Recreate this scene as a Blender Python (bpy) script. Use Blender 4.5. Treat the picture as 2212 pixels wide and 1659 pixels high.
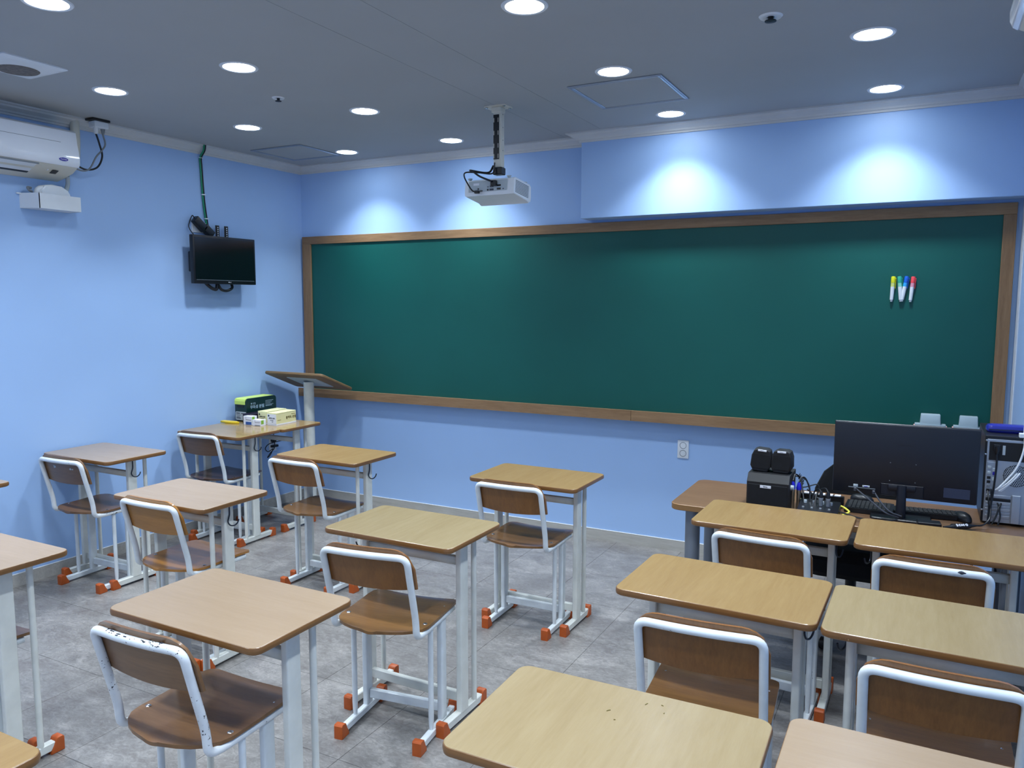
import bpy, bmesh, math, random
from mathutils import Vector, Matrix

for o in list(bpy.data.objects):
    bpy.data.objects.remove(o, do_unlink=True)
SC = bpy.context.scene
COL = SC.collection
random.seed(7)
PI = math.pi

# ------------------------------------------------------------------ camera
def make_camera():
    yaw, pitch, roll, f = 0.485046, -0.105223, 0.0015, 1681.9
    cy, sy, cp, sp = math.cos(yaw), math.sin(yaw), math.cos(pitch), math.sin(pitch)
    fwd = Vector((-sy*cp, cy*cp, sp)); right = Vector((cy, sy, 0)); up = right.cross(fwd)
    r2 = right*math.cos(roll) + up*math.sin(roll)
    u2 = up*math.cos(roll) - right*math.sin(roll)
    cd = bpy.data.cameras.new('camera'); co = bpy.data.objects.new('camera', cd); COL.objects.link(co)
    m = Matrix.Identity(4)
    for i in range(3):
        m[i][0], m[i][1], m[i][2] = r2[i], u2[i], -fwd[i]
    m[0][3], m[1][3], m[2][3] = 4.5879, -0.0136, 1.6508
    co.matrix_world = m
    cd.sensor_fit = 'HORIZONTAL'; cd.sensor_width = 36.0; cd.lens = f/2212*36.0
    cd.clip_start = 0.02
    SC.camera = co
make_camera()

# ------------------------------------------------------------------ world, light level
w = bpy.data.worlds.new('world'); SC.world = w; w.use_nodes = True
w.node_tree.nodes['Background'].inputs[0].default_value = (0.02, 0.022, 0.026, 1)
w.node_tree.nodes['Background'].inputs[1].default_value = 0.3
LAMP_WATTS = 7.8          # each downlight
LAMP_SPREAD = 102.0       # its beam, degrees
DIFFUSER_GLOW = 44.0
LAMP_COLOR = (0.80, 0.90, 1.0, 1)
vs = SC.view_settings
vs.view_transform = 'Standard'; vs.look = 'None'; vs.exposure = 0.0; vs.gamma = 1.0
vs.use_curve_mapping = False

# ------------------------------------------------------------------ materials
def lin(c):
    out = []
    for v in c[:3]:
        v /= 255.0
        out.append(v/12.92 if v <= 0.04045 else ((v+0.055)/1.055)**2.4)
    return (*out, 1.0)

def new_mat(name):
    m = bpy.data.materials.new(name); m.use_nodes = True
    nt = m.node_tree; return m, nt, nt.nodes['Principled BSDF']

def setb(b, rough=0.5, metal=0.0, spec=0.5, coat=0.0):
    b.inputs['Roughness'].default_value = rough; b.inputs['Metallic'].default_value = metal
    b.inputs['Specular IOR Level'].default_value = spec
    if coat: b.inputs['Coat Weight'].default_value = coat; b.inputs['Coat Roughness'].default_value = 0.12

def node(nt, t, **kw):
    n = nt.nodes.new(t)
    for k, v in kw.items(): setattr(n, k, v)
    return n

def coords(nt, scale=(1,1,1), src='Object', rand=True):
    tc = node(nt, 'ShaderNodeTexCoord'); mp = node(nt, 'ShaderNodeMapping')
    mp.inputs['Scale'].default_value = scale
    if src == 'World':
        g = node(nt, 'ShaderNodeNewGeometry'); nt.links.new(g.outputs['Position'], mp.inputs['Vector'])
    else:
        nt.links.new(tc.outputs[src], mp.inputs['Vector'])
        if rand:
            oi = node(nt, 'ShaderNodeObjectInfo'); mul = node(nt, 'ShaderNodeMath', operation='MULTIPLY')
            mul.inputs[1].default_value = 17.0
            nt.links.new(oi.outputs['Random'], mul.inputs[0]); nt.links.new(mul.outputs[0], mp.inputs['Location'])
    return mp.outputs[0]

def noise(nt, vec, scale, detail=4, rough=0.55, dist=0.0):
    n = node(nt, 'ShaderNodeTexNoise'); n.inputs['Scale'].default_value = scale
    n.inputs['Detail'].default_value = detail; n.inputs['Roughness'].default_value = rough
    n.inputs['Distortion'].default_value = dist
    nt.links.new(vec, n.inputs['Vector']); return n.outputs['Fac']

def ramp(nt, fac, stops):
    r = node(nt, 'ShaderNodeValToRGB'); e = r.color_ramp.elements
    while len(e) < len(stops): e.new(0.5)
    for i, (p, c) in enumerate(stops): e[i].position = p; e[i].color = c
    nt.links.new(fac, r.inputs[0]); return r.outputs[0]

def mixc(nt, fac, a, b):
    m = node(nt, 'ShaderNodeMix', data_type='RGBA')
    if isinstance(fac, float): m.inputs[0].default_value = fac
    else: nt.links.new(fac, m.inputs[0])
    for i, v in ((6, a), (7, b)):
        if isinstance(v, tuple): m.inputs[i].default_value = v
        else: nt.links.new(v, m.inputs[i])
    return m.outputs[2]

def bump(nt, b, h, strength=0.1, dist=0.01):
    bp = node(nt, 'ShaderNodeBump'); bp.inputs['Strength'].default_value = strength
    bp.inputs['Distance'].default_value = dist
    nt.links.new(h, bp.inputs['Height']); nt.links.new(bp.outputs[0], b.inputs['Normal'])

def plain(name, c, rough=0.5, metal=0.0, spec=0.5, vary=0.05, nscale=6.0, bmp=0.0, coat=0.0):
    m, nt, b = new_mat(name); setb(b, rough, metal, spec, coat)
    base = lin(c); v = coords(nt)
    f = noise(nt, v, nscale, 3)
    lo = tuple(x*(1-vary) for x in base[:3]) + (1,); hi = tuple(min(1, x*(1+vary)) for x in base[:3]) + (1,)
    nt.links.new(ramp(nt, f, [(0.3, lo), (0.7, hi)]), b.inputs['Base Color'])
    if bmp: bump(nt, b, noise(nt, v, nscale*30, 2), bmp, 0.002)
    return m

def wood(name, c1, c2, axis='y', rough=0.35, fine=60.0, spec=0.5, coat=0.0, contrast=1.0, world=False):
    m, nt, b = new_mat(name); setb(b, rough, 0, spec, coat)
    s = {'x': (0.9, 9, 9), 'y': (9, 0.9, 9), 'z': (9, 9, 0.9)}[axis]
    v = coords(nt, s, 'World' if world else 'Object')
    a = noise(nt, v, 1.4, 5, 0.6, 1.2); f = noise(nt, v, fine/6.0, 4, 0.7, 0.2)
    mx = node(nt, 'ShaderNodeMath', operation='MULTIPLY_ADD'); mx.inputs[1].default_value = 0.55
    nt.links.new(a, mx.inputs[0])
    h = node(nt, 'ShaderNodeMath', operation='MULTIPLY'); h.inputs[1].default_value = 0.45
    nt.links.new(f, h.inputs[0]); nt.links.new(h.outputs[0], mx.inputs[2])
    d = 0.16/contrast
    nt.links.new(ramp(nt, mx.outputs[0], [(0.5-d, lin(c1)), (0.5+d, lin(c2))]), b.inputs['Base Color'])
    bump(nt, b, f, 0.05, 0.002)
    return m

def chipped(name, c, chip, amount):
    m, nt, b = new_mat(name); setb(b, 0.28, 0, 0.5)
    v = coords(nt)
    n1 = noise(nt, v, 110, 3, 0.6); n2 = noise(nt, v, 9, 2)
    mul = node(nt, 'ShaderNodeMath', operation='MULTIPLY'); nt.links.new(n1, mul.inputs[0]); nt.links.new(n2, mul.inputs[1])
    fac = ramp(nt, mul.outputs[0], [(amount, (0,0,0,1)), (amount+0.012, (1,1,1,1))])
    g = ramp(nt, noise(nt, v, 14, 3), [(0.35, tuple(x*0.90 for x in lin(c)[:3])+(1,)), (0.65, lin(c))])
    nt.links.new(mixc(nt, fac, g, lin(chip)), b.inputs['Base Color'])
    return m

def wallpaper(name, c):
    m, nt, b = new_mat(name); setb(b, 0.45, 0, 0.35)
    v = coords(nt, (1,1,1), 'World')
    big = noise(nt, v, 1.3, 3); base = lin(c)
    nt.links.new(ramp(nt, big, [(0.3, tuple(x*0.965 for x in base[:3])+(1,)), (0.7, base)]), b.inputs['Base Color'])
    vh = coords(nt, (40, 40, 160), 'World')
    bump(nt, b, noise(nt, vh, 3.0, 3), 0.10, 0.002)
    return m

def floor_mat():
    m, nt, b = new_mat('stone_vinyl'); setb(b, 0.38, 0, 0.45)
    v = coords(nt, (1.0, 1.6, 1.0), 'World'); v2 = coords(nt, (9, 16, 9), 'World')
    a = noise(nt, v, 3.2, 6, 0.7, 0.8); f = noise(nt, v2, 2.2, 7, 0.78, 2.2)
    add = node(nt, 'ShaderNodeMath', operation='MULTIPLY_ADD'); add.inputs[1].default_value = 0.5
    nt.links.new(a, add.inputs[0])
    h = node(nt, 'ShaderNodeMath', operation='MULTIPLY'); h.inputs[1].default_value = 0.5
    nt.links.new(f, h.inputs[0]); nt.links.new(h.outputs[0], add.inputs[2])
    col = ramp(nt, add.outputs[0], [(0.36, lin((98,90,88))), (0.5, lin((123,120,117))), (0.65, lin((160,155,151)))])
    oi = node(nt, 'ShaderNodeObjectInfo')
    tint = ramp(nt, oi.outputs['Random'], [(0.0, (0.93,0.93,0.93,1)), (1.0, (1,1,1,1))])
    mm = node(nt, 'ShaderNodeMix', data_type='RGBA', blend_type='MULTIPLY'); mm.inputs[0].default_value = 1.0
    nt.links.new(col, mm.inputs[6]); nt.links.new(tint, mm.inputs[7])
    # old square patch of scuffed dirt by the front wall
    g = node(nt, 'ShaderNodeNewGeometry'); sx = node(nt, 'ShaderNodeSeparateXYZ'); nt.links.new(g.outputs['Position'], sx.inputs[0])
    def absd(out, c, s):
        q = node(nt, 'ShaderNodeMath', operation='SUBTRACT'); nt.links.new(out, q.inputs[0]); q.inputs[1].default_value = c
        r = node(nt, 'ShaderNodeMath', operation='ABSOLUTE'); nt.links.new(q.outputs[0], r.inputs[0])
        t = node(nt, 'ShaderNodeMath', operation='DIVIDE'); nt.links.new(r.outputs[0], t.inputs[0]); t.inputs[1].default_value = s
        return t.outputs[0]
    mxn = node(nt, 'ShaderNodeMath', operation='MAXIMUM')
    nt.links.new(absd(sx.outputs[0], 2.73, 0.14), mxn.inputs[0]); nt.links.new(absd(sx.outputs[1], 4.86, 0.10), mxn.inputs[1])
    wob = node(nt, 'ShaderNodeMath', operation='MULTIPLY_ADD'); wob.inputs[1].default_value = 0.5
    nt.links.new(noise(nt, v2, 3.0, 4), wob.inputs[0]); nt.links.new(mxn.outputs[0], wob.inputs[2])
    ring = ramp(nt, wob.outputs[0], [(0.98, (0,0,0,1)), (1.14, (0.65,)*3+(1,)), (1.24, (0.5,)*3+(1,)), (1.36, (0,0,0,1))])
    nt.links.new(mixc(nt, ring, mm.outputs[2], lin((88,84,78))), b.inputs['Base Color'])
    bump(nt, b, f, 0.12, 0.003)
    return m

def emit(name, color, s):
    m = bpy.data.materials.new(name); m.use_nodes = True; nt = m.node_tree
    nt.nodes.remove(nt.nodes['Principled BSDF'])
    e = node(nt, 'ShaderNodeEmission'); e.inputs[0].default_value = color; e.inputs[1].default_value = s
    nt.links.new(e.outputs[0], nt.nodes['Material Output'].inputs[0]); return m

MT = {}
MT['wall'] = wallpaper('blue_wallpaper', (166, 198, 241))
MT['ceiling'] = plain('ceiling_paint', (166, 169, 171), 0.75, vary=0.02, nscale=2)
MT['molding'] = plain('molding_white', (205, 206, 205), 0.45, vary=0.03)
MT['baseboard'] = wood('stone_print_vinyl', (168,164,156), (196,193,186), 'x', 0.45, world=True)
MT['floor'] = floor_mat()
MT['grout'] = plain('dark_joint', (70, 68, 66), 0.9)
MT['board'] = plain('green_board', (16, 84, 77), 0.42, vary=0.06, nscale=1.5, spec=0.35, bmp=0.04)
MT['board_wood_x'] = wood('board_frame_wood_x', (122,92,62), (152,120,86), 'x', 0.5)
MT['board_wood_z'] = wood('board_frame_wood_z', (122,92,62), (152,120,86), 'z', 0.5)
MT['top_yellow'] = wood('laminate_yellow_beech', (138,109,68), (151,124,82), 'y', 0.25, contrast=0.8)
MT['top_cream'] = wood('laminate_cream_beech', (141,121,86), (154,136,102), 'y', 0.25, contrast=0.8)
MT['top_pink'] = wood('laminate_pale_beech', (149,126,100), (158,136,111), 'x', 0.25, contrast=0.8)
MT['top_gloss'] = wood('laminate_glossy', (150,122,78), (164,138,94), 'x', 0.14, contrast=0.8)
MT['edge'] = chipped('brown_edge_band', (126, 88, 50), (190, 160, 120), 0.47)
MT['paint'] = chipped('white_tube_paint', (226, 232, 234), (60, 64, 72), 0.52)
MT['paint_worn'] = chipped('white_tube_paint_worn', (228, 232, 234), (28, 28, 40), 0.372)
MT['paint_desk'] = chipped('white_desk_paint', (224, 225, 217), (70, 74, 78), 0.52)
MT['ply'] = wood('chair_plywood', (116,72,32), (142,94,46), 'z', 0.32, fine=90, coat=0.2)
MT['ply_seat'] = wood('chair_seat_plywood', (110,75,40), (138,98,54), 'x', 0.30, fine=70, coat=0.25)
MT['ply_honey'] = wood('chair_plywood_honey', (150,98,36), (176,120,52), 'x', 0.28, fine=70, coat=0.3)
MT['ply_dark'] = wood('chair_plywood_dark', (104,72,44), (128,92,58), 'x', 0.35, fine=70, coat=0.2)
MT['ply_walnut'] = wood('chair_plywood_walnut', (70,48,36), (92,66,50), 'x', 0.26, fine=70, coat=0.3)
MT['orange'] = plain('orange_rubber', (182, 84, 28), 0.45, vary=0.12, nscale=20)
MT['bolt'] = plain('zinc_bolt', (210, 212, 216), 0.25, 1.0)
MT['hook'] = plain('dark_wire', (58, 66, 78), 0.35, 0.6)
MT['diffuser'] = emit('led_diffuser', LAMP_COLOR, DIFFUSER_GLOW)
MT['trimring'] = plain('downlight_ring', (220, 224, 230), 0.35)
MT['white'] = plain('white_plastic', (226, 230, 234), 0.32, vary=0.03)
MT['white_gloss'] = plain('white_gloss_plastic', (228, 232, 240), 0.12, vary=0.02)
MT['cream'] = plain('cream_plastic', (214, 210, 196), 0.5, vary=0.04)
MT['grey'] = plain('grey_plastic', (120, 126, 132), 0.45)
MT['cable_grey'] = plain('dark_grey_cable', (58, 62, 72), 0.45)
MT['lightgrey'] = plain('light_grey_plastic', (176, 186, 192), 0.5)
MT['alu'] = plain('aluminium_trim', (160, 170, 184), 0.35, 0.5)
MT['silver'] = plain('galvanised_steel', (178, 184, 192), 0.38, 0.75, nscale=12)
MT['nickel'] = plain('nickel_shell', (186, 178, 164), 0.28, 0.9)
MT['steel_leg'] = plain('grey_painted_steel', (126, 134, 146), 0.35, 0.4)
MT['black'] = plain('black_plastic', (16, 18, 24), 0.38, vary=0.15)
MT['black_matte'] = plain('black_matte', (9, 10, 15), 0.6, vary=0.15)
MT['black_fabric'] = plain('black_fabric', (13, 15, 20), 0.9, vary=0.25, nscale=40, bmp=0.2)
MT['black_back'] = plain('monitor_back', (15, 18, 29), 0.42, vary=0.08, bmp=0.05)
MT['screen'] = plain('dark_screen', (7, 9, 15), 0.16, vary=0.02)
MT['navy_label'] = plain('label_sticker', (46, 54, 76), 0.4)
MT['blue'] = plain('blue_rubber', (28, 30, 190), 0.4)
MT['blue_case'] = plain('blue_vinyl', (34, 42, 146), 0.3)
MT['logo_blue'] = plain('logo_blue', (46, 40, 150), 0.3)
MT['paper'] = plain('white_card', (226, 228, 236), 0.6)
MT['print_dark'] = plain('printed_ink', (40, 44, 56), 0.6)
MT['print_brown'] = plain('printed_brown', (118, 104, 50), 0.6)
MT['print_pale'] = plain('printed_pale', (150, 176, 190), 0.6)
MT['card_yellow'] = plain('cream_yellow_card', (226, 222, 170), 0.55)
MT['green_dark'] = plain('dark_green_plastic', (10, 44, 42), 0.3)
MT['lime'] = plain('lime_plastic', (208, 232, 112), 0.4)
MT['lime_print'] = plain('lime_print', (128, 176, 56), 0.5)
MT['blue_print'] = plain('blue_print', (52, 90, 160), 0.5)
MT['yellow'] = plain('yellow_plastic', (232, 196, 36), 0.35)
MT['yellow_cable'] = plain('yellow_cable', (222, 214, 84), 0.4)
MT['green_cable'] = plain('green_cable', (20, 140, 100), 0.4)
MT['purple_black'] = plain('black_violet_card', (34, 26, 46), 0.3)
MT['desk_wood'] = wood('teacher_desk_wood', (104,76,54), (124,94,68), 'x', 0.32, coat=0.2)
MT['desk_edge'] = plain('teacher_desk_edge', (142, 104, 62), 0.4)
MT['desk_panel'] = plain('pale_panel', (206, 206, 196), 0.6)
MT['under_wood'] = wood('lectern_underside', (112,88,58), (136,108,74), 'x', 0.6)
MT['pink'] = plain('pink_felt', (236, 182, 176), 0.8)
MT['felt_blue'] = plain('violet_blue_felt', (70, 82, 190), 0.8)
MT['eraser_grey'] = plain('eraser_grey', (158, 176, 184), 0.5)
MT['red'] = plain('red_fabric', (176, 40, 32), 0.7)
MT['vent_mesh'] = plain('vent_mesh', (112, 106, 102), 0.8, vary=0.3, nscale=60)
for nm, c1, c2 in (('yellow', (206,206,30), (206,214,120)), ('green', (46,156,130), (130,208,182)),
                   ('blue', (14,92,196), (54,168,232)), ('red', (226,72,80), (226,150,170))):
    MT['cap_'+nm] = plain('marker_cap_'+nm, c1, 0.3); MT['band_'+nm] = plain('marker_band_'+nm, c2, 0.4)

# ------------------------------------------------------------------ mesh helpers
class B:
    """collects shapes into one mesh"""
    def __init__(s): s.bm = bmesh.new()
    def _xf(s, vs_, M):
        if M is not None: bmesh.ops.transform(s.bm, matrix=M, verts=vs_)
    def box(s, x0, x1, y0, y1, z0, z1, bev=0.0, seg=2, M=None):
        g = bmesh.ops.create_cube(s.bm, size=1.0); v = g['verts']
        for a in v:
            a.co = Vector((x0 if a.co.x < 0 else x1, y0 if a.co.y < 0 else y1, z0 if a.co.z < 0 else z1))
        if bev > 0:
            e = list({e for a in v for e in a.link_edges})
            r = bmesh.ops.bevel(s.bm, geom=e, offset=bev, segments=seg, profile=0.5, affect='EDGES')
            v = list({a for f in r['faces'] for a in f.verts} | {a for a in v if a.is_valid})
        s._xf(v, M); return s
    def poly(s, pts, depth, plane='xy', at=0.0, M=None, bev=0.0):
        """extrude a 2D outline along the plane's normal, from at to at+depth"""
        def P(p, h):
            return {'xy': (p[0], p[1], h), 'xz': (p[0], h, p[1]), 'yz': (h, p[0], p[1])}[plane]
        a = [s.bm.verts.new(P(p, at)) for p in pts]; b = [s.bm.verts.new(P(p, at+depth)) for p in pts]
        fs = [s.bm.faces.new(a), s.bm.faces.new(b[::-1])]; n = len(pts)
        for i in range(n): fs.append(s.bm.faces.new((a[i], b[i], b[(i+1) % n], a[(i+1) % n])))
        bmesh.ops.recalc_face_normals(s.bm, faces=fs)
        v = a+b
        if bev > 0:
            e = list({e for f in fs[:2] for e in f.edges})
            r = bmesh.ops.bevel(s.bm, geom=e, offset=bev, segments=2, profile=0.5, affect='EDGES')
            v = list({q for f in r['faces'] for q in f.verts} | {q for q in v if q.is_valid})
        s._xf(v, M); return s
    def layers(s, outlines, closed=True):
        """stack of equal-length 3D loops, capped"""
        L = [[s.bm.verts.new(p) for p in o] for o in outlines]; n = len(L[0]); fs = []
        for i in range(len(L)-1):
            for k in range(n): fs.append(s.bm.faces.new((L[i][k], L[i][(k+1) % n], L[i+1][(k+1) % n], L[i+1][k])))
        if closed: fs += [s.bm.faces.new(L[0][::-1]), s.bm.faces.new(L[-1])]
        bmesh.ops.recalc_face_normals(s.bm, faces=fs); return s
    def tube(s, pts, r, n=10, radii=None):
        pts = [Vector(p) for p in pts]; rings = []; prev = None
        for i, p in enumerate(pts):
            d = (pts[min(i+1, len(pts)-1)] - pts[max(i-1, 0)]).normalized()
            if prev is None:
                a = Vector((0, 0, 1)) if abs(d.z) < 0.9 else Vector((1, 0, 0)); u = d.cross(a).normalized()
            else:
                u = (prev - d*prev.dot(d)).normalized()
            prev = u; v = d.cross(u); rr = radii[i] if radii else r
            rings.append([p + (u*math.cos(t) + v*math.sin(t))*rr for t in (2*PI*k/n for k in range(n))])
        return s.layers(rings)
    def cyl(s, c, r, h, n=24, axis='z', r2=None):
        d = {'x': Vector((h,0,0)), 'y': Vector((0,h,0)), 'z': Vector((0,0,h))}[axis]
        return s.tube([c, Vector(c)+d], r, n, [r, r if r2 is None else r2])
    def lathe(s, c, prof, n=28, axis='z'):
        o = []
        for r, h in prof:
            ring = []
            for k in range(n):
                a = 2*PI*k/n; x, y = r*math.cos(a), r*math.sin(a)
                ring.append(Vector(c) + Vector({'z': (x, y, h), 'y': (x, h, -y), 'x': (h, x, y)}[axis]))
            o.append(ring)
        return s.layers(o)
    def mesh(s, name, mat, smooth=35):
        if smooth:
            s.bm.normal_update(); lim = math.radians(smooth)
            for f in s.bm.faces: f.smooth = len(f.verts) < 5
            for e in s.bm.edges: e.smooth = len(e.link_faces) == 2 and e.calc_face_angle(0.0) < lim
        me = bpy.data.meshes.new(name); s.bm.to_mesh(me); s.bm.free()
        me.materials.append(mat); return me

def put(name, me, parent=None, loc=None, rotz=0.0, label=None):
    o = bpy.data.objects.new(name, me); COL.objects.link(o)
    if parent is not None: o.parent = parent
    if loc is not None: o.location = loc
    if rotz: o.rotation_euler = (0, 0, rotz)
    if label: o['label'] = label
    return o
def obj(name, b, mat, parent=None, smooth=35, **kw):
    return put(name, b.mesh(name, mat, smooth), parent, **kw)
def tag(o, label, cat, group=None):
    o['label'] = label; o['category'] = cat
    if group: o['group'] = group
    return o
def thing(name, label, cat, loc=(0,0,0), rotz=0.0, group=None):
    return tag(put(name, None, None, loc, rotz), label, cat, group)
def struct(name, b, mat, parent=None, smooth=35):
    o = obj(name, b, mat, parent, smooth); o['kind'] = 'structure'; return o

def rrect(x0, x1, y0, y1, r, k=6):
    pts = []
    for cx, cy, a0 in ((x1-r, y1-r, 0), (x0+r, y1-r, PI/2), (x0+r, y0+r, PI), (x1-r, y0+r, 1.5*PI)):
        for i in range(k+1):
            a = a0 + PI/2*i/k; pts.append((cx+r*math.cos(a), cy+r*math.sin(a)))
    return pts
def slab(b, x0, x1, y0, y1, r, prof, k=6):
    """rounded slab; prof = [(inset, z)]"""
    return b.layers([[(x, y, z) for x, y in rrect(x0+i, x1-i, y0+i, y1-i, max(r-i, 0.0015), k)] for i, z in prof])
def fillet(pts, r, k=6):
    pts = [Vector(p) for p in pts]; out = [pts[0]]
    for i in range(1, len(pts)-1):
        p = pts[i]; a = pts[i-1]-p; c = pts[i+1]-p; rr = r[i-1] if isinstance(r, (list, tuple)) else r
        t = min(rr, a.length*0.49, c.length*0.49); p0 = p + a.normalized()*t; p1 = p + c.normalized()*t
        for j in range(k+1):
            u = j/k; out.append(p0*(1-u)**2 + p*2*u*(1-u) + p1*u*u)
    out.append(pts[-1]); return out
def spline(pts, k=8):
    P = [Vector(p) for p in pts]; P = [P[0]*2-P[1]] + P + [P[-1]*2-P[-2]]; out = []
    for i in range(1, len(P)-2):
        for j in range(k):
            t = j/k; a, b_, c, d = P[i-1], P[i], P[i+1], P[i+2]
            out.append(0.5*((2*b_)+(c-a)*t+(2*a-5*b_+4*c-d)*t*t+(3*b_-a-3*c+d)*t**3))
    out.append(P[-2]); return out
def text(name, s, size, mat, parent, M, extrude=0.0003, align='CENTER', bold=0.0):
    cu = bpy.data.curves.new(name, 'FONT'); cu.body = s; cu.size = size; cu.align_x = align; cu.align_y = 'CENTER'
    cu.extrude = extrude; cu.resolution_u = 3; cu.offset = bold
    t = bpy.data.objects.new(name, cu); COL.objects.link(t)
    dg = bpy.context.evaluated_depsgraph_get(); me = bpy.data.meshes.new_from_object(t.evaluated_get(dg))
    bpy.data.objects.remove(t, do_unlink=True); bpy.data.curves.remove(cu)
    me.transform(M); me.materials.clear(); me.materials.append(mat)
    return put(name, me, parent)
def face_M(origin, right, up):
    r = Vector(right).normalized(); u = Vector(up).normalized(); n = r.cross(u)
    m = Matrix.Identity(4)
    for i in range(3): m[i][0], m[i][1], m[i][2], m[i][3] = r[i], u[i], n[i], origin[i]
    return m

# ------------------------------------------------------------------ the room
XR, YB, YF, ZC = 5.03, 4.96, -2.65, 2.74
b = B(); b.box(-0.1, XR+0.1, YF-0.1, YB+0.1, -0.08, -0.0015); floor = struct('floor', b, MT['grout'])
TS = 0.45
tile = B().box(-TS/2+0.0008, TS/2-0.0008, -TS/2+0.0008, TS/2-0.0008, -0.0014, 0.0, 0.0005, 1).mesh('floor_tile', MT['floor'])
nx, ny = 12, 17
for i in range(nx):
    for j in range(ny):
        x0 = -0.36 + i*TS; y0 = 5.2 - (j+1)*TS
        x1, y1 = min(x0+TS, XR), min(y0+TS, YB); x0c, y0c = max(x0, 0.0), max(y0, YF)
        if x1-x0c < 0.02 or y1-y0c < 0.02: continue
        if (x1-x0c, y1-y0c) == (TS, TS) or (abs(x1-x0c-TS) < 1e-6 and abs(y1-y0c-TS) < 1e-6):
            put('floor_tile', tile, floor, ((x0c+x1)/2, (y0c+y1)/2, 0))
        else:
            hx, hy = (x1-x0c)/2-0.0008, (y1-y0c)/2-0.0008
            obj('floor_tile', B().box(-hx, hx, -hy, hy, -0.0014, 0.0, 0.0005, 1), MT['floor'], floor, loc=((x0c+x1)/2, (y0c+y1)/2, 0))

struct('wall_left', B().box(-0.12, 0, YF, YB, 0, ZC), MT['wall'])
struct('wall_right', B().box(XR, XR+0.12, YF, YB, 0, ZC), MT['wall'])
struct('wall_front', B().box(-0.12, XR+0.12, YF-0.12, YF, 0, ZC), MT['wall'])
wb = struct('wall_back', B().box(-0.12, XR+0.12, YB, YB+0.12, 0, ZC), MT['wall'])
SX, SY, SZ = 2.551, 4.820, 2.197
obj('soffit', B().box(SX, XR, SY, YB, SZ, ZC, 0.003, 1), MT['wall'], wb)
ce = struct('ceiling', B().box(-0.12, XR+0.12, YF-0.12, YB+0.12, ZC+0.002, ZC+0.1), MT['grout'])
for x0, x1 in ((-0.12, 2.412), (2.414, 2.718), (2.720, XR+0.12)):
    obj('ceiling_panel', B().box(x0, x1, YF-0.12, YB+0.12, ZC, ZC+0.0025), MT['ceiling'], ce, smooth=0)

CROWN = [(0,0), (0,-0.056), (0.010,-0.056), (0.013,-0.046), (0.024,-0.043), (0.030,-0.034), (0.046,-0.026), (0.060,-0.020), (0.066,-0.012), (0.082,-0.009), (0.082,0)]
def crown(name, p0, p1, n):
    """molding from p0 to p1 (xy), n = direction into the room; ends mitred by 45 degrees at e0/e1 in {-1,0,1}"""
    (a, e0), (c, e1) = p0, p1
    a, c, n = Vector((*a, ZC)), Vector((*c, ZC)), Vector((*n, 0)); d = (c-a).normalized(); b_ = B()
    b_.layers([[a + n*q + Vector((0,0,z)) + d*(q*e0) for q, z in CROWN], [c + n*q + Vector((0,0,z)) + d*(q*e1) for q, z in CROWN]])
    return struct(name, b_, MT['molding'], smooth=20)
crown('trim_1', ((0, YF), 1), ((0, YB), -1), (1, 0))
crown('trim_2', ((0, YB), 1), ((SX, YB), -1), (0, -1))
crown('trim_3', ((SX, YB), 1), ((SX, SY), 1), (-1, 0))
crown('trim_4', ((SX, SY), -1), ((XR, SY), -1), (0, -1))
crown('trim_5', ((XR, SY), 1), ((XR, YF), -1), (-1, 0))
crown('trim_6', ((XR, YF), 1), ((0, YF), -1), (0, 1))
struct('trim_7', B().box(XR-0.006, XR, 4.84, YB, 0.075, SZ, 0.001, 1), MT['white'])
BBH = 0.077
def baseb(name, x0, x1, y0, y1):
    o = struct(name, B().box(x0, x1, y0, y1, 0, BBH-0.006), MT['baseboard'])
    obj('baseboard_lip', B().box(x0, x1, y0, y1, BBH-0.006, BBH, 0.002, 1), MT['molding'], o)
baseb('baseboard_back', 0, XR, YB-0.009, YB)
baseb('baseboard_left', 0, 0.009, YF, YB-0.009)
baseb('baseboard_right', XR-0.009, XR, YF, YB-0.009)

# ------------------------------------------------------------------ ceiling lamps
ring_me = B().lathe((0,0,0), [(0.070, 0.0), (0.073, -0.004), (0.084, -0.005), (0.088, -0.001), (0.088, 0.0)], 40).mesh('trim_ring', MT['trimring'])
diff_me = B().lathe((0,0,0), [(0.0005, -0.0015), (0.071, -0.0015), (0.071, -0.0003), (0.0005, -0.0003)], 40).mesh('diffuser', MT['diffuser'])
LAMP = bpy.data.lights.new('lamp_light', 'AREA'); LAMP.shape = 'DISK'; LAMP.size = 0.138
LAMP.energy = LAMP_WATTS; LAMP.color = LAMP_COLOR[:3]; LAMP.spread = math.radians(LAMP_SPREAD)
def downlight(x, y, label):
    t = thing('recessed_downlight', label, 'ceiling light', (x, y, ZC), 0, 'recessed downlights')
    put('trim_ring', ring_me, t); put('diffuser', diff_me, t)
    l = bpy.data.objects.new('lamp_light', LAMP); COL.objects.link(l); l.parent = t; l.location = (0, 0, -0.006)
RD = 'round recessed downlight '
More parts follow.
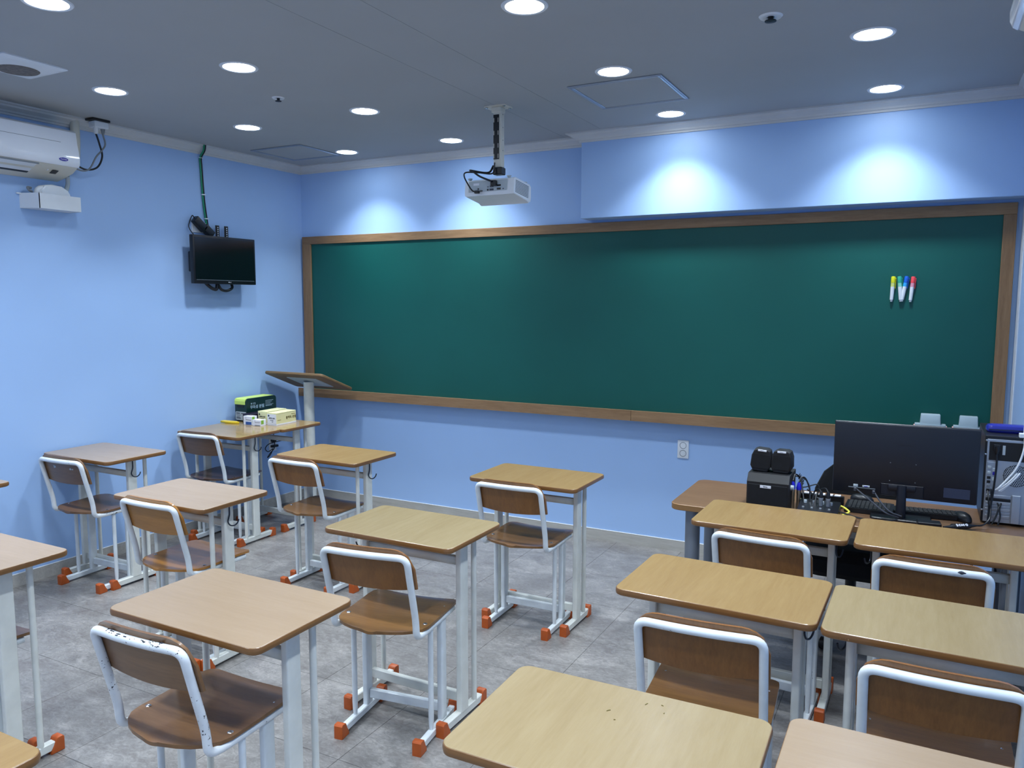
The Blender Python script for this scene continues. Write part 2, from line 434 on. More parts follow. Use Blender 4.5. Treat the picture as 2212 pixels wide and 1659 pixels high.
for x, y, l in (
    (1.688, 1.83, RD+'cut off by the top left corner of the photo'),
    (1.697, 2.73, RD+'between the left sprinkler dot and the photo top edge'),
    (0.780, 2.72, RD+'nearest the square ceiling vent and the left air conditioner'),
    (0.765, 3.668, RD+'above the small wall television, left of the corner hatch'),
    (1.686, 3.672, RD+'alone left of the projector mount, beyond the left sprinkler'),
    (0.790, 4.593, RD+'touching the end of the small corner hatch'),
    (1.690, 4.595, RD+'close to the molding between corner hatch and projector'),
    (3.222, 2.673, RD+'at the middle of the photo top edge'),
    (3.225, 3.601, RD+'touching the far side of the larger ceiling hatch frame'),
    (3.226, 4.545, RD+'washing the left half of the blue soffit'),
    (4.346, 3.599, RD+'near the upper right air conditioner'),
    (4.355, 4.525, RD+'washing the right half of the blue soffit')):
    downlight(x, y, l)
for x in (0.78, 1.69, 3.22, 4.35):
    for y in (2.69, 1.78, 0.86, -0.06, -0.98, -1.9):
        if (x, y) in ((0.78, 2.69), (1.69, 2.69), (3.22, 2.69), (1.69, 1.78)): continue
        downlight(x, y, RD+'outside the picture, above or behind the camera')

# ------------------------------------------------------------------ ceiling fittings
def hatch(x0, x1, y0, y1, label):
    t = thing('ceiling_hatch', label, 'access panel', ((x0+x1)/2, (y0+y1)/2, ZC), 0, 'ceiling access hatches')
    hx, hy = (x1-x0)/2, (y1-y0)/2; fw = 0.024
    for a in ((-hx, hx, -hy, -hy+fw), (-hx, hx, hy-fw, hy), (-hx, -hx+fw, -hy+fw, hy-fw), (hx-fw, hx, -hy+fw, hy-fw)):
        fb = B(); fb.box(*a, -0.007, 0.0, 0.002, 1)
        lng = a[1]-a[0] > a[3]-a[2]
        if lng: fb.box(a[0]+0.003, a[1]-0.003, (a[2]+a[3])/2-0.004, (a[2]+a[3])/2+0.004, -0.0095, -0.006, 0.001, 1)
        else: fb.box((a[0]+a[1])/2-0.004, (a[0]+a[1])/2+0.004, a[2]+0.003, a[3]-0.003, -0.0095, -0.006, 0.001, 1)
        obj('frame_strip', fb, MT['alu'], t)
    obj('hatch_panel', B().box(-hx+fw+0.003, hx-fw-0.003, -hy+fw+0.003, hy-fw-0.003, -0.004, -0.0002), MT['ceiling'], t)
hatch(2.922, 3.415, 3.74, 4.25, 'larger aluminium framed ceiling hatch right of the projector mount')
hatch(0.212, 0.686, 4.217, 4.665, 'smaller aluminium framed ceiling hatch in the left front corner')
t = thing('ceiling_vent', 'square white ceiling vent with round grey mesh above the left air conditioner', 'vent', (0.80, 2.235, ZC))
obj('cover_plate', slab(B(), -0.155, 0.155, -0.15, 0.15, 0.012, [(0.0, 0.0), (0.0, -0.006), (0.02, -0.012), (0.04, -0.012)]), MT['white'], t)
obj('mesh_disc', B().lathe((-0.03, 0.02, 0), [(0.001, -0.016), (0.085, -0.016), (0.09, -0.012), (0.09, -0.004), (0.001, -0.004)], 36), MT['vent_mesh'], t)
for x, y, s, l in ((1.458, 3.225, 0.75, 'tiny recessed sprinkler head amid the left ceiling lamps'),
                   (4.011, 3.202, 1.0, 'round white sprinkler head at the top right of the ceiling')):
    t = thing('sprinkler_head', l, 'sprinkler', (x, y, ZC), 0, 'ceiling sprinkler heads')
    obj('escutcheon', B().lathe((0,0,0), [(0.012*s, 0), (0.014*s, -0.004), (0.040*s, -0.006), (0.045*s, 0.0)], 28), MT['white'], t)
    obj('deflector', B().lathe((0,0,0), [(0.010*s, 0.0), (0.010*s, -0.014), (0.022*s, -0.017), (0.022*s, -0.020), (0.002*s, -0.022)], 20), MT['black'], t)

# ------------------------------------------------------------------ projector and its mount
PX, PY = 2.412, 3.945
t = thing('projector_mount', 'ceiling bracket and slotted pole that carries the projector', 'mount', (PX, PY, ZC))
pb = slab(B(), -0.068, 0.068, -0.05, 0.05, 0.012, [(0, 0), (0, -0.005)])
pb.box(-0.03, 0.03, -0.03, 0.03, -0.035, -0.004, 0.004, 1)
obj('ceiling_plate', pb, MT['cream'], t)
for sx, sy in ((-0.055, -0.035), (-0.055, 0.035), (0.055, -0.035), (0.055, 0.035)):
    obj('bolt', B().lathe((sx, sy, -0.005), [(0.009, 0.0), (0.009, -0.004), (0.004, -0.006)], 12), MT['bolt'], t)
obj('pole', B().box(-0.022, 0.028, -0.018, 0.022, -0.335, -0.03, 0.004, 1), MT['cream'], t)
cb = B(); cb.box(-0.021, 0.015, -0.0205, -0.016, -0.29, -0.045, 0.001, 1)
obj('cable_cover', cb, MT['black'], t)
for z in (-0.075, -0.145, -0.215, -0.272):
    for xx in (-0.017, 0.009):
        obj('slot', B().box(xx-0.002, xx+0.002, -0.0215, -0.0195, z-0.012, z+0.012, 0.001, 1), MT['cream'], t)
    obj('pole_hole', B().cyl((0.0285, 0.0, z+0.03), 0.0025, 0.001, 10, 'x'), MT['black'], t)
obj('clamp', B().box(-0.024, 0.034, -0.024, 0.026, -0.375, -0.335, 0.004, 1), MT['black'], t)
t = thing('projector', 'white projector hanging upside down from the ceiling pole', 'projector', (2.400, 3.955, 2.228), 0)
TL = Matrix.Rotation(math.radians(-6), 4, 'X')
pb = B()
prof = [(-0.105, 0.022), (-0.098, 0.006), (0.06, 0.0), (0.085, -0.008), (0.11, 0.004), (0.115, 0.03), (0.108, 0.088), (0.09, 0.1), (-0.08, 0.1), (-0.102, 0.092)]
pb.poly(prof, 0.316, 'yz', -0.158, None, 0.006)
body = obj('body', pb, MT['white'], t)
for m_ in [body.data]: m_.transform(TL)
gr = B(); gr.box(-0.130, 0.118, -0.1075, -0.104, 0.026, 0.086, 0.002, 1, TL)
obj('port_panel', gr, MT['lightgrey'], t)
for k in range(9):
    obj('vent_slot', B().box(0.1578, 0.1592, -0.085, 0.075, 0.018+k*0.0078, 0.022+k*0.0078, 0, 1, TL), MT['grey'], t)
for px, pz, wx, wz, m_ in ((0.02, 0.052, 0.024, 0.009, 'navy_label'), (0.066, 0.055, 0.024, 0.009, 'black'), (0.02, 0.034, 0.026, 0.010, 'navy_label'),
                           (0.066, 0.036, 0.024, 0.010, 'black'), (-0.004, 0.034, 0.010, 0.010, 'black'), (-0.004, 0.050, 0.009, 0.008, 'grey'),
                           (-0.066, 0.042, 0.008, 0.008, 'black'), (-0.066, 0.030, 0.008, 0.008, 'black'), (-0.046, 0.030, 0.018, 0.006, 'black'), (0.094, 0.035, 0.008, 0.005, 'black')):
    obj('port', B().box(px-wx/2, px+wx/2, -0.1095, -0.1065, pz-wz/2, pz+wz/2, 0.001, 1, TL), MT[m_], t)
obj('name_label', B().box(-0.098, -0.062, -0.1088, -0.1068, 0.062, 0.074, 0, 1, TL), MT['paper'], t)
for fx, fy in ((-0.135, -0.085), (0.115, -0.085), (0.135, 0.07), (-0.135, 0.07)):
    obj('foot', B().lathe(TL @ Vector((fx, fy, 0.098)), [(0.008, 0), (0.008, 0.006), (0.013, 0.007), (0.013, 0.012), (0.004, 0.013)], 16), MT['lightgrey'], t)
obj('lens_ring', B().lathe((-0.06, 0.104, 0.05), [(0.03, 0.0), (0.03, 0.014), (0.024, 0.014), (0.022, 0.008), (0.001, 0.010)], 24, 'y'), MT['black'], t)
obj('mount_plate', slab(B(), -0.05, 0.06, -0.05, 0.05, 0.01, [(0, 0.100), (0, 0.112)]), MT['cream'], t)
obj('plug', B().box(0.024, 0.058, -0.128, -0.104, 0.062, 0.092, 0.003, 1), MT['black'], t)
b = B(); b.tube(spline([(2.395, 3.92, 2.415), (2.37, 3.90, 2.375), (2.29, 3.845, 2.385), (2.315, 3.83, 2.375), (2.36, 3.825, 2.345), (2.438, 3.822, 2.312)]), 0.0055, 8)
tag(obj('projector_power_cable', b, MT['black']), 'thick black cable looping to the projector power plug', 'cable')
b = B(); b.tube(spline([(2.405, 3.915, 2.43), (2.40, 3.90, 2.37), (2.34, 3.85, 2.37), (2.275, 3.82, 2.372), (2.262, 3.82, 2.35), (2.29, 3.82, 2.30), (2.312, 3.825, 2.27), (2.335, 3.838, 2.262)]), 0.004, 8)
b.box(2.322, 2.350, 3.824, 3.845, 2.254, 2.270, 0.003, 1)
tag(obj('projector_signal_cable', b, MT['black']), 'thin black cable arching left to the projector ports', 'cable')

# ------------------------------------------------------------------ chalkboard
t = thing('chalkboard', 'wide green chalkboard in a brown wood frame across the front wall', 'chalkboard', (0, YB, 0))
obj('writing_surface', B().box(0.10, 4.95, -0.016, 0.0, 0.90, 2.13), MT['board'], t)
obj('frame_rail', B().box(0.022, 4.998, -0.028, 0.0, 2.116, 2.178, 0.002, 1), MT['board_wood_x'], t)
obj('frame_rail', B().box(0.022, 0.112, -0.0285, 0.0, 0.93, 2.117, 0.002, 1), MT['board_wood_z'], t)
obj('frame_rail', B().box(4.937, 4.998, -0.0285, 0.0, 0.93, 2.117, 0.002, 1), MT['board_wood_z'], t)
tb = B(); tb.poly([(0,0.868), (-0.094,0.868), (-0.094,0.936), (-0.088,0.936), (-0.084,0.928), (0,0.928)], 2.9, 'yz', 0.004)
obj('chalk_tray', tb, MT['board_wood_x'], t, 0)
tb = B(); tb.poly([(0,0.868), (-0.094,0.868), (-0.094,0.936), (-0.088,0.936), (-0.084,0.928), (0,0.928)], 2.093, 'yz', 2.9065)
obj('chalk_tray', tb, MT['board_wood_x'], t, 0)

for i, (x, z, tilt, nm) in enumerate(((4.424, 1.797, -2, 'yellow'), (4.454, 1.797, 5, 'green'), (4.492, 1.797, -8, 'blue'), (4.525, 1.795, -4, 'red'))):
    t = thing('board_marker', 'white board marker with %s cap stuck upright on the green chalkboard' % nm, 'marker', (x, 4.934, z), 0, 'markers on the chalkboard')
    t.rotation_euler = (0, math.radians(tilt)*-1, 0)
    obj('barrel', B().lathe((0,0,0), [(0.0105, -0.058), (0.0105, -0.06), (0.009, -0.132), (0.006, -0.133), (0.006, -0.142), (0.001, -0.1425)], 18), MT['white'], t)
    obj('cap_band', B().lathe((0,0,0), [(0.0106, -0.058), (0.0106, -0.036)], 18), MT['band_'+nm], t)
    obj('cap', B().lathe((0,0,0), [(0.0112, -0.036), (0.0112, -0.004), (0.009, 0.0), (0.001, 0.0005)], 18), MT['cap_'+nm], t)
    obj('clip', B().box(0.0125, 0.0155, -0.003, 0.003, -0.068, -0.012, 0.001, 1).box(0.008, 0.0155, -0.003, 0.003, -0.014, -0.008), MT['cap_'+nm], t)

for i, (x0, x1, y, rz, side) in enumerate(((4.562, 4.735, 4.905, 0.02, 'left'), (4.752, 4.915, 4.905, -0.03, 'right'))):
    cx, hw = (x0+x1)/2, (x1-x0)/2
    t = thing('board_eraser', 'grey %s of two board erasers with pink and blue felt on the chalk tray' % side, 'eraser', (cx, y, 0.929), rz, 'board erasers on the tray')
    obj('felt_sheet', slab(B(), -hw, hw, -0.040, 0.040, 0.02, [(0, 0.010), (0, 0.022)]), MT['felt_blue'], t)
    obj('base_sheet', slab(B(), -hw+0.002, hw-0.002, -0.038, 0.038, 0.02, [(0, 0.0), (0, 0.010)]), MT['lightgrey'], t)
    obj('felt_sheet', slab(B(), -hw+0.004, hw-0.004, -0.038, 0.038, 0.02, [(0, 0.022), (0, 0.034)]), MT['pink'], t)
    obj('backing_plate', slab(B(), -hw+0.010, hw-0.010, -0.034, 0.034, 0.006, [(0, 0.034), (0, 0.043)]), MT['eraser_grey'], t)
    obj('grip', slab(B(), -hw+0.035, hw-0.035, -0.026, 0.026, 0.006, [(0, 0.043), (0.003, 0.096), (0.006, 0.100)]), MT['eraser_grey'], t)

# ------------------------------------------------------------------ pupils' desks
DESKH = 0.76
TOPS = {}
for k in ('yellow', 'pink', 'gloss', 'cream'):
    TOPS[k] = slab(B(), -0.2975, 0.2975, -0.1975, 0.1975, 0.030, [(0.002, DESKH-0.0025), (0.0, DESKH-0.0008), (0.0015, DESKH)]).mesh('laminate', MT['top_'+k])
BAND = slab(B(), -0.3, 0.3, -0.2, 0.2, 0.032, [(0.006, DESKH-0.022), (0.0012, DESKH-0.019), (0.0, DESKH-0.013), (0.0, DESKH-0.008), (0.0015, DESKH-0.002), (0.003, DESKH-0.001)]).mesh('tabletop', MT['edge'])
LX = 0.2275
THICK = B().poly(rrect(-0.0125, 0.0125, -0.0275, 0.0275, 0.005, 3), DESKH-0.022-0.04, 'xy', 0.04).mesh('leg', MT['paint_desk'])
THIN = B().tube([(0,0,0.03), (0,0,0.05), (0,0,DESKH-0.022)], 0.011, 12).mesh('leg', MT['paint_desk'])
RAIL = B().box(-0.0145, 0.0145, -0.145, 0.145, 0.012, 0.044, 0.003, 1).mesh('foot_rail', MT['paint_desk'])
def cap_mesh():
    prof = [(0, 0), (0.050, 0), (0.048, 0.016), (0.040, 0.028), (0.033, 0.044), (0.030, 0.052), (0.024, 0.056), (0.005, 0.056), (0.0, 0.050)]
    return B().poly(prof, 0.037, 'yz', -0.0185, None, 0.003).mesh('foot_cap', MT['orange'])
CAP = cap_mesh()
UBAR = B().poly([(-0.012,0.632), (0.012,0.632), (0.012,0.662), (0.010,0.664), (-0.010,0.664), (-0.012,0.662)], 2*(LX-0.012), 'yz', -(LX-0.012)).mesh('crossbar', MT['paint_desk'])
LBAR = B().box(-(LX-0.012), LX-0.012, -0.011, 0.011, 0.074, 0.114, 0.003, 1).mesh('crossbar', MT['paint_desk'])
BRK = B().box(-0.014, 0.014, -0.15, 0.15, DESKH-0.032, DESKH-0.0215, 0.002, 1).mesh('top_bracket', MT['paint_desk'])
HOOK = B().tube(spline([(0, 0, DESKH-0.03), (0, 0, 0.69), (0.001, -0.006, 0.672), (0.002, -0.012, 0.655), (0.006, -0.004, 0.638), (0.014, 0.012, 0.634), (0.020, 0.026, 0.644), (0.023, 0.032, 0.66)], 5), 0.0032, 8).mesh('bag_hook', MT['hook'])
def desk(x, y, rot, kind, label, flip=False, hooks='', dz=0.0):
    """x, y = near left corner of the top"""
    a = math.radians(rot); c, s = math.cos(a), math.sin(a)
    t = thing('school_desk', label, 'desk', (x+c*0.3-s*0.2, y+s*0.3+c*0.2, 0), a, 'school desks')
    put('tabletop', BAND, t, (0, 0, dz)); tp = t.children[-1] if t.children else None
    tp = [q for q in bpy.data.objects if q.parent == t][-1]
    put('laminate', TOPS[kind], tp)
    f = -1 if flip else 1
    for sx in (-1, 1):
        put('leg', THICK, t, (sx*LX, 0, dz)); put('leg', THIN, t, (sx*LX, 0.09*f, dz))
        r = put('foot_rail', RAIL, t, (sx*(LX-0.004), 0.005, 0))
        put('foot_cap', CAP, r, (0, -0.165, 0)); put('foot_cap', CAP, r, (0, 0.165, 0), PI)
        put('top_bracket', BRK, t, (sx*LX, 0, dz))
    put('crossbar', UBAR, t); put('crossbar', LBAR, t)
    if 'R' in hooks: put('bag_hook', HOOK, t, (LX+0.016, 0.0, 0))
    if 'L' in hooks: put('bag_hook', HOOK, t, (-LX-0.016, 0.0, 0), PI)
    return t
X0 = 4.685
desk(0.018, 2.697, 0.0, 'pink', 'pale pinkish beech school desk by the left wall, next row behind the chalk-box desk', False, 'R')
desk(0.052, 3.604, 0.3, 'gloss', 'glossy school desk against the left wall with a scribbled chair tucked in', True, 'R')
desk(0.062, 4.006, 0.0, 'gloss', 'school desk in the front left corner carrying chalk boxes and green case', False, '', -0.003)
desk(1.296, 2.244, 0.6, 'pink', 'pale beech school desk with the honey-coloured chair half under it', True, 'R')
desk(2.513, 1.373, 0.0, 'pink', 'large near pale pink-beige school desk with the paint-chipped chair before it', False, '')
desk(1.260, 3.312, -0.4, 'yellow', 'yellow-beech school desk with dark bag hook, right of the chalk-box desk', True, 'R')
desk(2.517, 2.298, -0.1, 'cream', 'yellow-beech school desk in the middle of the room, chair turned askew', False, 'L')
desk(2.562, 3.341, -0.2, 'yellow', 'yellow-beech school desk standing alone nearest the blue wall under the chalkboard', False, '')
desk(3.777, 3.087, -0.9, 'yellow', "school desk in front of the teacher's desk, left of the front pair", False, 'R')
desk(4.397, 3.064, 0.2, 'yellow', 'school desk before the computer tower, right of the front pair', False, 'L')
desk(3.768, 2.220, -1.3, 'yellow', 'yellow grained school desk, left of the second pair on the right', False, 'R')
desk(4.377, 2.193, -0.6, 'cream', 'school desk with a pale scuff mark, right of the second pair', True, 'L')
desk(3.759, 1.233, 1.2, 'cream', 'nearest school desk at bottom centre with eraser crumbs and glare', False, '')
desk(4.376, 1.290, 0.0, 'pink', 'pale school desk cut off at the bottom right corner', False, '')
desk(1.308, 1.261, 0.0, 'pink', 'pale school desk at the left edge, its right legs showing', False, '')
desk(0.022, 1.785, 0.0, 'pink', 'school desk by the left wall, only its corner in the photo', False, '')
desk(2.487, 0.452, 0.0, 'yellow', 'school desk corner cut off at the bottom left', False, '')

# ------------------------------------------------------------------ chairs
def seat_mesh(mat):
    n = 14; top, bot = [], []
    ys = [-0.040, -0.036, -0.028, -0.012, 0.010, 0.040, 0.075, 0.12, 0.17, 0.22, 0.27, 0.31, 0.335, 0.347, 0.352]
    def hw(y):
        if y < 0.075: return 0.184*math.sqrt(max(0.0, 1-((0.075-y)/0.1155)**2)) if y > -0.0400 else 0.03
        if y > 0.32: return 0.184 - 0.032*(1-math.sqrt(max(0.0, 1-((y-0.32)/0.0325)**2)))
        return 0.184
    b_ = B(); bm = b_.bm; th = 0.0105
    def zz(u, y):
        z = 0.4665 + 0.006*u*u - 0.004*math.sin(max(0, min(1, (y+0.04)/0.3))*PI)
        if y > 0.27: z -= 0.010*((y-0.27)/0.08)**2*(1-0.3*u*u)
        return z
    for y in ys:
        r, r2 = [], []
        for k in range(n+1):
            u = -1+2*k/n; yy = y + (0.006*(1-u*u) if y > 0.3 else 0)
            r.append(bm.verts.new((u*hw(y), yy, zz(u, y)))); r2.append(bm.verts.new((u*hw(y), yy, zz(u, y)-th)))
        top.append(r); bot.append(r2)
    for i in range(len(ys)-1):
        for k in range(n):
            bm.faces.new((top[i][k], top[i][k+1], top[i+1][k+1], top[i+1][k])); bm.faces.new((bot[i][k], bot[i+1][k], bot[i+1][k+1], bot[i][k+1]))
        for k in (0, n): bm.faces.new((top[i][k], top[i+1][k], bot[i+1][k], bot[i][k]))
    for i in (0, len(ys)-1):
        for k in range(n): bm.faces.new((top[i][k], top[i][k+1], bot[i][k+1], bot[i][k]))
    bmesh.ops.recalc_face_normals(bm, faces=bm.faces[:])
    return b_.mesh('seat', mat, 50)
def tube_y(z):  # lean of the back tube
    return 0.012 - 0.26*(z-0.46)
def back_mesh(mat):
    """curved plywood panel fixed to the front of the tube"""
    n = 20; b_ = B(); bm = b_.bm; rows = 9; front, rear = [], []
    H0, H1, W, R = 0.640, 0.792, 0.186, 0.075
    for j in range(rows+1):
        v = j/rows; fr, rr = [], []
        for k in range(n+1):
            u = -1+2*k/n; x = u*W
            zt = H1
            d = abs(x)-(W-R)
            if d > 0: zt = H1-R+math.sqrt(max(0.0, R*R-d*d))
            zb = H0 - 0.014*(1-u*u)
            z = zb+(zt-zb)*v; y = tube_y(z) + 0.0145 - 0.013*(1-u*u)
            fr.append(bm.verts.new((x, y+0.009, z))); rr.append(bm.verts.new((x, y, z)))
        front.append(fr); rear.append(rr)
    for j in range(rows):
        for k in range(n):
            bm.faces.new((front[j][k], front[j+1][k], front[j+1][k+1], front[j][k+1])); bm.faces.new((rear[j][k], rear[j][k+1], rear[j+1][k+1], rear[j+1][k]))
        for k in (0, n): bm.faces.new((front[j][k], rear[j][k], rear[j+1][k], front[j+1][k]))
    for j in (0, rows):
        for k in range(n): bm.faces.new((front[j][k], front[j][k+1], rear[j][k+1], rear[j][k]))
    bmesh.ops.recalc_face_normals(bm, faces=bm.faces[:])
    return b_.mesh('backrest', mat, 50)
def tube_mesh(mat):
    TW, zt = 0.170, 0.764
    def side(s):
        return [(s*TW, 0.315, 0.4445), (s*TW, 0.05, 0.4445), (s*TW, 0.002, 0.452), (s*TW, tube_y(0.52), 0.52), (s*TW, tube_y(0.70), 0.70)]
    L = fillet(side(-1)+[(-TW, tube_y(zt), zt), (-0.05, tube_y(zt)-0.009, zt), (0.05, tube_y(zt)-0.009, zt), (TW, tube_y(zt), zt)]+side(1)[::-1],
               [0.03, 0.03, 0.03, 0.001, 0.065, 0.03, 0.03, 0.065, 0.001, 0.03, 0.03, 0.03], 6)
    return B().tube(L, 0.0125, 12).mesh('back_frame', mat, 60)
PLY = {k: (seat_mesh(MT[s]), back_mesh(MT[p])) for k, s, p in
       (('brown', 'ply_seat', 'ply'), ('dark', 'ply_dark', 'ply_dark'), ('honey', 'ply_honey', 'ply_honey'), ('walnut', 'ply_walnut', 'ply_dark'))}
TUBES = {'clean': tube_mesh(MT['paint']), 'worn': tube_mesh(MT['paint_worn'])}
CRL = B().box(-0.0125, 0.0125, -0.155, 0.155, 0.010, 0.038, 0.003, 1).mesh('foot_rail', MT['paint'])
CLEG = B().tube([(0,0,0.034), (0,0,0.06), (0,0,0.09), (0,0,0.44)], 0.010, 12, [0.007, 0.0095, 0.0105, 0.0105]).mesh('leg', MT['paint'])
CLEG2 = B().poly(rrect(-0.0115, 0.0115, -0.022, 0.022, 0.006, 3), 0.402, 'xy', 0.036).mesh('leg', MT['paint'])
CBAR = B().box(-0.153, 0.153, -0.010, 0.010, 0.062, 0.100, 0.003, 1).mesh('crossbar', MT['paint'])
CSUP = B().box(-0.165, 0.165, -0.011, 0.011, 0.440, 0.455, 0.002, 1).mesh('seat_support', MT['paint'])
BOLT = B().lathe((0,0,0), [(0.0085, -0.002), (0.0085, 0.0005), (0.006, 0.0025), (0.003, 0.003), (0.0005, 0.002)], 14).mesh('bolt', MT['bolt'])
def chair(x, y, rot, ply, tubes, label):
    t = thing('school_chair', label, 'chair', (x, y, 0), math.radians(rot), 'school chairs')
    s = put('seat', PLY[ply][0], t)
    for bx in (-0.162, 0.162):
        for by in (0.088, 0.262): put('bolt', BOLT, s, (bx, by, 0.468))
    put('backrest', PLY[ply][1], t); put('back_frame', TUBES[tubes], t)
    for sx in (-1, 1):
        r = put('foot_rail', CRL, t, (sx*0.165, 0.175, 0))
        put('foot_cap', CAP, r, (0, -0.175, 0)); put('foot_cap', CAP, r, (0, 0.175, 0), PI)
        put('leg', CLEG, t, (sx*0.165, 0.125, 0)); put('leg', CLEG2, t, (sx*0.165, 0.222, 0))
    put('crossbar', CBAR, t, (0, 0.222, 0))
    for yy in (0.10, 0.255): put('seat_support', CSUP, t, (0, yy, 0))
    return t
scr = []
c1 = chair(0.361, 2.657, 2.5, 'dark', 'worn', 'school chair with chipped frame and glue spots on its back, by the left wall')
c2 = chair(0.360, 3.584, 3.7, 'walnut', 'clean', 'school chair with dark seat and white scribble on its back, below the television')
c3 = chair(1.615, 2.262, 0.5, 'honey', 'clean', 'honey-orange school chair with a glossy seat sticking out beyond its desk')
c4 = chair(2.793, 1.333, 2.0, 'dark', 'worn', 'nearest left school chair with heavily chipped white frame and worn brown seat')
c5 = chair(1.533, 3.237, -0.6, 'brown', 'clean', 'brown school chair at the desk with the dark bag hook')
c6 = chair(2.868, 2.174, 7.9, 'brown', 'clean', 'brown school chair turned askew in the middle of the room')
c7 = chair(2.857, 3.294, 1.3, 'brown', 'clean', 'brown school chair at the lone desk nearest the front wall')
c8 = chair(4.087, 2.999, -3.0, 'brown', 'clean', "school chair back showing in front of the teacher's desk")
c9 = chair(4.655, 2.946, -0.5, 'brown', 'clean', 'school chair back with one dark paint chip, before the computer tower')
c10 = chair(4.085, 2.088, 3.6, 'brown', 'clean', 'school chair in the second right row, seat visible under its back')
c11 = chair(4.670, 2.066, 0.2, 'brown', 'clean', 'school chair with a large back at the right edge of the photo')
c14 = chair(1.619, 1.225, 0.0, 'dark', 'clean', 'school chair at the left edge, only its seat corner in the photo')
chips = B()
for k in range(46):
    x = random.choice((random.gauss(-0.07, 0.035), random.gauss(0.09, 0.03), random.uniform(-0.13, 0.12))); x = max(-0.10, min(0.10, x))
    a = random.uniform(0.5, 2.3); r = 0.0126; yc = tube_y(0.764) - 0.009*(1 - max(0, (abs(x)-0.05))/0.12)
    c = Vector((x, yc - r*math.cos(a)*0.9, 0.764 + r*math.sin(a))); L = random.choice((0.001, 0.0015, 0.003, 0.005)); q = random.uniform(0.0006, 0.0016)
    chips.tube([c-Vector((L, 0, 0)), c+Vector((L, 0, 0))], q, 6)
o = obj('paint_chips', chips, MT['print_dark'], c4, label='dark paint chips'); o['kind'] = 'stuff'
b = B(); b.tube([(0.070, tube_y(0.764)-0.0145, 0.768), (0.085, tube_y(0.764)-0.0148, 0.7687), (0.098, tube_y(0.764)-0.0140, 0.768)], 0.006, 8, [0.003, 0.0062, 0.003])
obj('paint_chip', b, MT['print_dark'], c9, label='single dark paint chip')
# scribble and spots on chair backs
sb = B(); sb.tube(spline([(-0.03, -0.052, 0.735), (-0.045, -0.050, 0.742), (-0.05, -0.048, 0.725), (-0.03, -0.046, 0.715), (0.02, -0.048, 0.722), (0.06, -0.046, 0.728), (0.085, -0.046, 0.742), (0.08, -0.051, 0.757)], 6), 0.0016, 6)
obj('chalk_scribble', sb, MT['paper'], c2, label='white scribbled line')
for x, z in ((-0.06, 0.725), (0.075, 0.722)):
    gb = B()
    for k in range(5): gb.cyl((x+random.uniform(-.012,.012), tube_y(z)+0.0015, z+random.uniform(-.006,.006)), 0.004, 0.003, 8, 'y')
    obj('glue_spot', gb, MT['lightgrey'], c1)

# ------------------------------------------------------------------ lectern in the corner
t = thing('lectern', 'slanted wooden reading stand on a white post in the front left corner', 'lectern', (0.345, 4.63, 0))
SL = Matrix.Translation((0, 0.0, 1.035)) @ Matrix.Rotation(math.radians(-21.5), 4, 'X')
lb = slab(B(), -0.315, 0.275, -0.185, 0.205, 0.03, [(0.004, -0.010), (0, -0.006), (0, 0.006), (0.003, 0.010)]); lb.bm.transform(SL)
obj('reading_board', lb, MT['under_wood'], t)
lb = slab(B(), -0.150, 0.150, -0.10, 0.115, 0.004, [(0, -0.014), (0, -0.010)]); lb.bm.transform(SL)
obj('mounting_plate', lb, MT['lightgrey'], t)
obj('post', B().cyl((0.0, -0.015, 0.012), 0.040, 1.012, 28), MT['paint_desk'], t)
obj('base_plate', B().lathe((0, -0.015, 0), [(0.001, 0), (0.19, 0), (0.19, 0.008), (0.17, 0.014), (0.001, 0.014)], 36), MT['paint_desk'], t)

# ------------------------------------------------------------------ things on the corner desk
DT = DESKH-0.003
t = thing('storage_case', 'dark green carrying case with lime lid against the wall on the corner desk', 'case', (0.115, 4.285, DT))
cw, cl, ch = 0.062, 0.150, 0.175
def case_prof(i, z0, z1, r): return [(x, z) for x, z in rrect(-cw+i, cw-i, z0, z1, r, 5)]
bb = B(); bb.poly([(y, z) for y, z in rrect(-cl, cl, 0.0, ch-0.010, 0.018, 5)], 2*cw-0.010, 'yz', -cw+0.002, None, 0.003)
obj('body', bb, MT['green_dark'], t)
obj('side_panel', B().poly([(y, z) for y, z in rrect(-cl, cl, 0.0, ch-0.001, 0.022, 5)], 0.012, 'yz', cw-0.014, None, 0.002), MT['green_dark'], t)
lp = [(-cl-0.004, ch-0.046), (-cl-0.004, ch-0.020), (-cl+0.002, ch-0.006), (-cl+0.018, ch), (cl-0.018, ch), (cl-0.002, ch-0.006), (cl+0.004, ch-0.020), (cl+0.004, ch-0.046), (cl, ch-0.046), (cl, ch-0.022), (cl-0.02, ch-0.011), (-cl+0.02, ch-0.011), (-cl, ch-0.022), (-cl, ch-0.046)]
lb = B(); q = len(lp)//2
for k in range(q-1): lb.poly([lp[k], lp[k+1], lp[2*q-2-k], lp[2*q-1-k]], 2*cw-0.020, 'yz', -cw+0.004)
obj('lid', lb, MT['lime'], t)
obj('handle_slot', B().poly(rrect(-0.036, 0.030, ch-0.068, ch-0.050, 0.008, 4), 0.004, 'xz', -cl-0.003), MT['black'], t)
lab = obj('end_label', B().poly(rrect(-0.054, 0.054, 0.012, 0.075, 0.008, 4), 0.002, 'xz', -cl-0.0015), MT['lightgrey'], t)
for k in range(4): obj('print_line', B().box(-0.045, -0.008 + (k % 2)*0.006, -cl-0.0024, -cl-0.0014, 0.060-k*0.012, 0.063-k*0.012 + (0.003 if k % 3 == 0 else 0)), MT['print_dark'], lab)
obj('print_line', B().box(0.004, 0.046, -cl-0.0024, -cl-0.0014, 0.060, 0.065), MT['print_dark'], lab)
